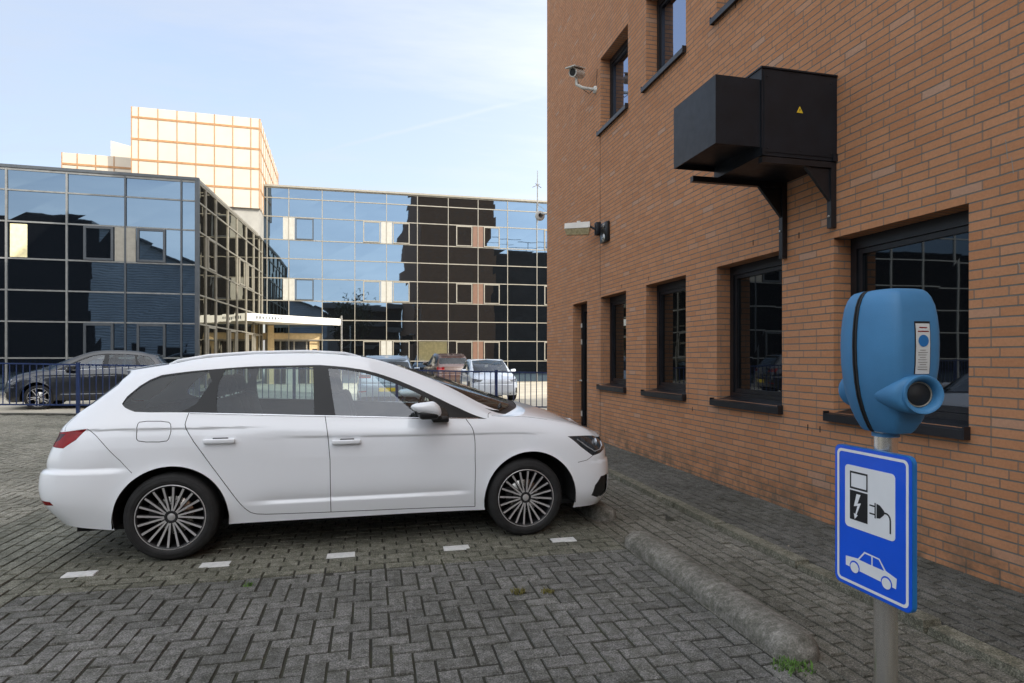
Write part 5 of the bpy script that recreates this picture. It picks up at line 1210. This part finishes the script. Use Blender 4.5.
car('estate_car', 'white estate car parked nose towards the brick wall in the foreground', 'paint_white', (1.235, 5.64, 0), 0)
# shorter hatchbacks made of the same pressed shapes, re-proportioned
def hatch(L=.94, W=.95, Hh_=1.02, tail=.62, dz=0.):
    def f(q):
        q = q.copy(); x = q[:, 0]
        x = np.where(x < -2.35, -2.35 + (x + 2.35) * tail, x); q[:, 0] = x * L; q[:, 1] *= W; q[:, 2] = q[:, 2] * (1 + (Hh_ - 1) * np.clip((q[:, 2] - .35) / .5, 0, 1)) + dz; return q
    return f
RA = R(180 + 11.7)
car('hatchback_car', 'dark grey hatchback parked side-on behind the left part of the blue railing', 'paint_dark', (-8.28 + .9 * math.sin(RA) * -1 * 0 - .17, 18.55, .13), RA, hatch(.90, .95, 1.03, .80), 'five')
car('hatchback_car', 'small white hatchback facing the camera behind the railing near the brick corner', 'paint_white_shaded', (4.0, 19.9, .03), R(-90), hatch(.80, .87, .93, .62), 'five', plate=False)
car('hatchback_car', 'silver blue hatchback with yellow rear plate seen through the white car windows', 'paint_silver', (.55, 20.6, .03), R(88), hatch(.88, .94, 1.01, .62), 'five')
car('hatchback_car', 'tall red-brown people carrier far behind the small white hatchback', 'paint_red', (3.35, 29.5, .03), R(96), hatch(.88, .92, 1.10, .70), 'five', plate=None)

# ================================================================== CAMERA, LIGHT, SKY
cam = bpy.data.cameras.new('camera'); co = bpy.data.objects.new('camera', cam); COL.objects.link(co); scene.camera = co
co.location = (0, 0, 1.455); co.rotation_euler = (R(90), 0, R(-13.25)); cam.lens = 600 / 1024 * 36; cam.sensor_width = 36; cam.shift_y = 16.5 / 1024; cam.clip_start = .05; cam.clip_end = 4000
AZ, EL = R(45), R(35.3)
sd = Vector((math.sin(AZ) * math.cos(EL), -math.cos(AZ) * math.cos(EL), math.sin(EL)))
sun = bpy.data.lights.new('sun', 'SUN'); so = bpy.data.objects.new('sun', sun); COL.objects.link(so)
sun.energy = 2.3; sun.angle = R(.5); sun.color = (1, .93, .82); so.rotation_euler = sd.to_track_quat('Z', 'Y').to_euler(); so.location = (10, -10, 30)
w = bpy.data.worlds.new('World'); scene.world = w; w.use_nodes = True; t = w.node_tree; t.nodes.clear()
def wn(typ, **kw):
    nd = t.nodes.new(typ)
    for k, v in kw.items(): setattr(nd, k, v)
    return nd
out = wn('ShaderNodeOutputWorld'); bg = wn('ShaderNodeBackground'); sky = wn('ShaderNodeTexSky', sky_type='NISHITA')
sky.sun_disc = False; sky.sun_elevation = EL; sky.sun_rotation = math.atan2(sd.x, sd.y); sky.air_density = 1.0; sky.dust_density = 1.6; sky.ozone_density = 1.5; sky.altitude = 0
tc = wn('ShaderNodeTexCoord'); sep = wn('ShaderNodeSeparateXYZ'); t.links.new(tc.outputs['Generated'], sep.inputs[0])
# thin high cloud: direction projected on a flat layer, so it streaks towards the horizon
def wm_(op, a, b=None, c=None, clamp=False):
    nd = wn('ShaderNodeMath', operation=op); nd.use_clamp = clamp
    for i, v in enumerate((a, b, c)):
        if v is None: continue
        if isinstance(v, bpy.types.NodeSocket): t.links.new(v, nd.inputs[i])
        else: nd.inputs[i].default_value = v
    return nd.outputs[0]
zc = wm_('ADD', wm_('MAXIMUM', sep.outputs[2], 0.), .12)
cmb = wn('ShaderNodeCombineXYZ'); t.links.new(wm_('DIVIDE', sep.outputs[0], zc), cmb.inputs[0]); t.links.new(wm_('DIVIDE', sep.outputs[1], zc), cmb.inputs[1])
mp = wn('ShaderNodeMapping'); mp.inputs['Rotation'].default_value = (0, 0, R(38)); mp.inputs['Scale'].default_value = (.55, 1.7, 1); t.links.new(cmb.outputs[0], mp.inputs[0])
no = wn('ShaderNodeTexNoise'); no.inputs['Scale'].default_value = .55; no.inputs['Detail'].default_value = 7; no.inputs['Roughness'].default_value = .62; no.inputs['Distortion'].default_value = .6; t.links.new(mp.outputs[0], no.inputs['Vector'])
mr = wn('ShaderNodeMapRange'); mr.inputs['From Min'].default_value = .42; mr.inputs['From Max'].default_value = .78; t.links.new(no.outputs[0], mr.inputs[0])
haze = wm_('POWER', wm_('SUBTRACT', 1., wm_('MAXIMUM', sep.outputs[2], 0.), clamp=True), 3.6)
# one faded contrail: distance from a great circle, limited along its length
d1 = Vector((-0.1423, 1.0609, 0.3283)).normalized(); d2 = Vector((0.3071, 0.955, 0.445)).normalized(); nn_ = d1.cross(d2).normalized(); mid = (d1 + d2).normalized()
def wdot(v):
    nd = wn('ShaderNodeVectorMath', operation='DOT_PRODUCT'); t.links.new(tc.outputs['Generated'], nd.inputs[0]); nd.inputs[1].default_value = v; return nd.outputs['Value']
n2_ = wn('ShaderNodeTexNoise'); n2_.inputs['Scale'].default_value = 9.; n2_.inputs['Detail'].default_value = 4; t.links.new(tc.outputs['Generated'], n2_.inputs['Vector'])
dist_ = wm_('ADD', wdot(nn_), wm_('MULTIPLY_ADD', n2_.outputs[0], .010, -.005))
tr_ = wm_('SUBTRACT', 1., wm_('MULTIPLY', wm_('ABSOLUTE', dist_), 230.), clamp=True)
ln_ = wm_('MULTIPLY', wm_('SUBTRACT', wdot(mid), d1.dot(mid)), 40., clamp=True)
trail = wm_('MULTIPLY', wm_('MULTIPLY', tr_, ln_), wm_('MULTIPLY', n2_.outputs[0], .24))
cl = wm_('ADD', wm_('ADD', wm_('MULTIPLY_ADD', mr.outputs[0], .45, .28), wm_('MULTIPLY', haze, .65)), trail, clamp=True)
mx = wn('ShaderNodeMix', data_type='RGBA'); t.links.new(cl, mx.inputs[0]); t.links.new(sky.outputs[0], mx.inputs[6])
sdot = wm_('MAXIMUM', wm_('MULTIPLY_ADD', wdot(sd), .5, .5), 0.)
glow = wm_('MULTIPLY_ADD', wm_('POWER', sdot, 2.2), 3.9, .35)
vm = wn('ShaderNodeVectorMath', operation='SCALE'); vm.inputs[0].default_value = (4.5, 4.42, 4.22); t.links.new(glow, vm.inputs['Scale']); t.links.new(vm.outputs[0], mx.inputs[7])
t.links.new(mx.outputs[2], bg.inputs[0]); bg.inputs[1].default_value = .135; t.links.new(bg.outputs[0], out.inputs[0])
scene.view_settings.view_transform = 'Standard'; scene.view_settings.look = 'None'; scene.view_settings.gamma = 1; scene.view_settings.exposure = 1.22
scene.render.engine = 'CYCLES'; scene.cycles.transparent_max_bounces = 24; scene.cycles.max_bounces = 10; scene.cycles.glossy_bounces = 6
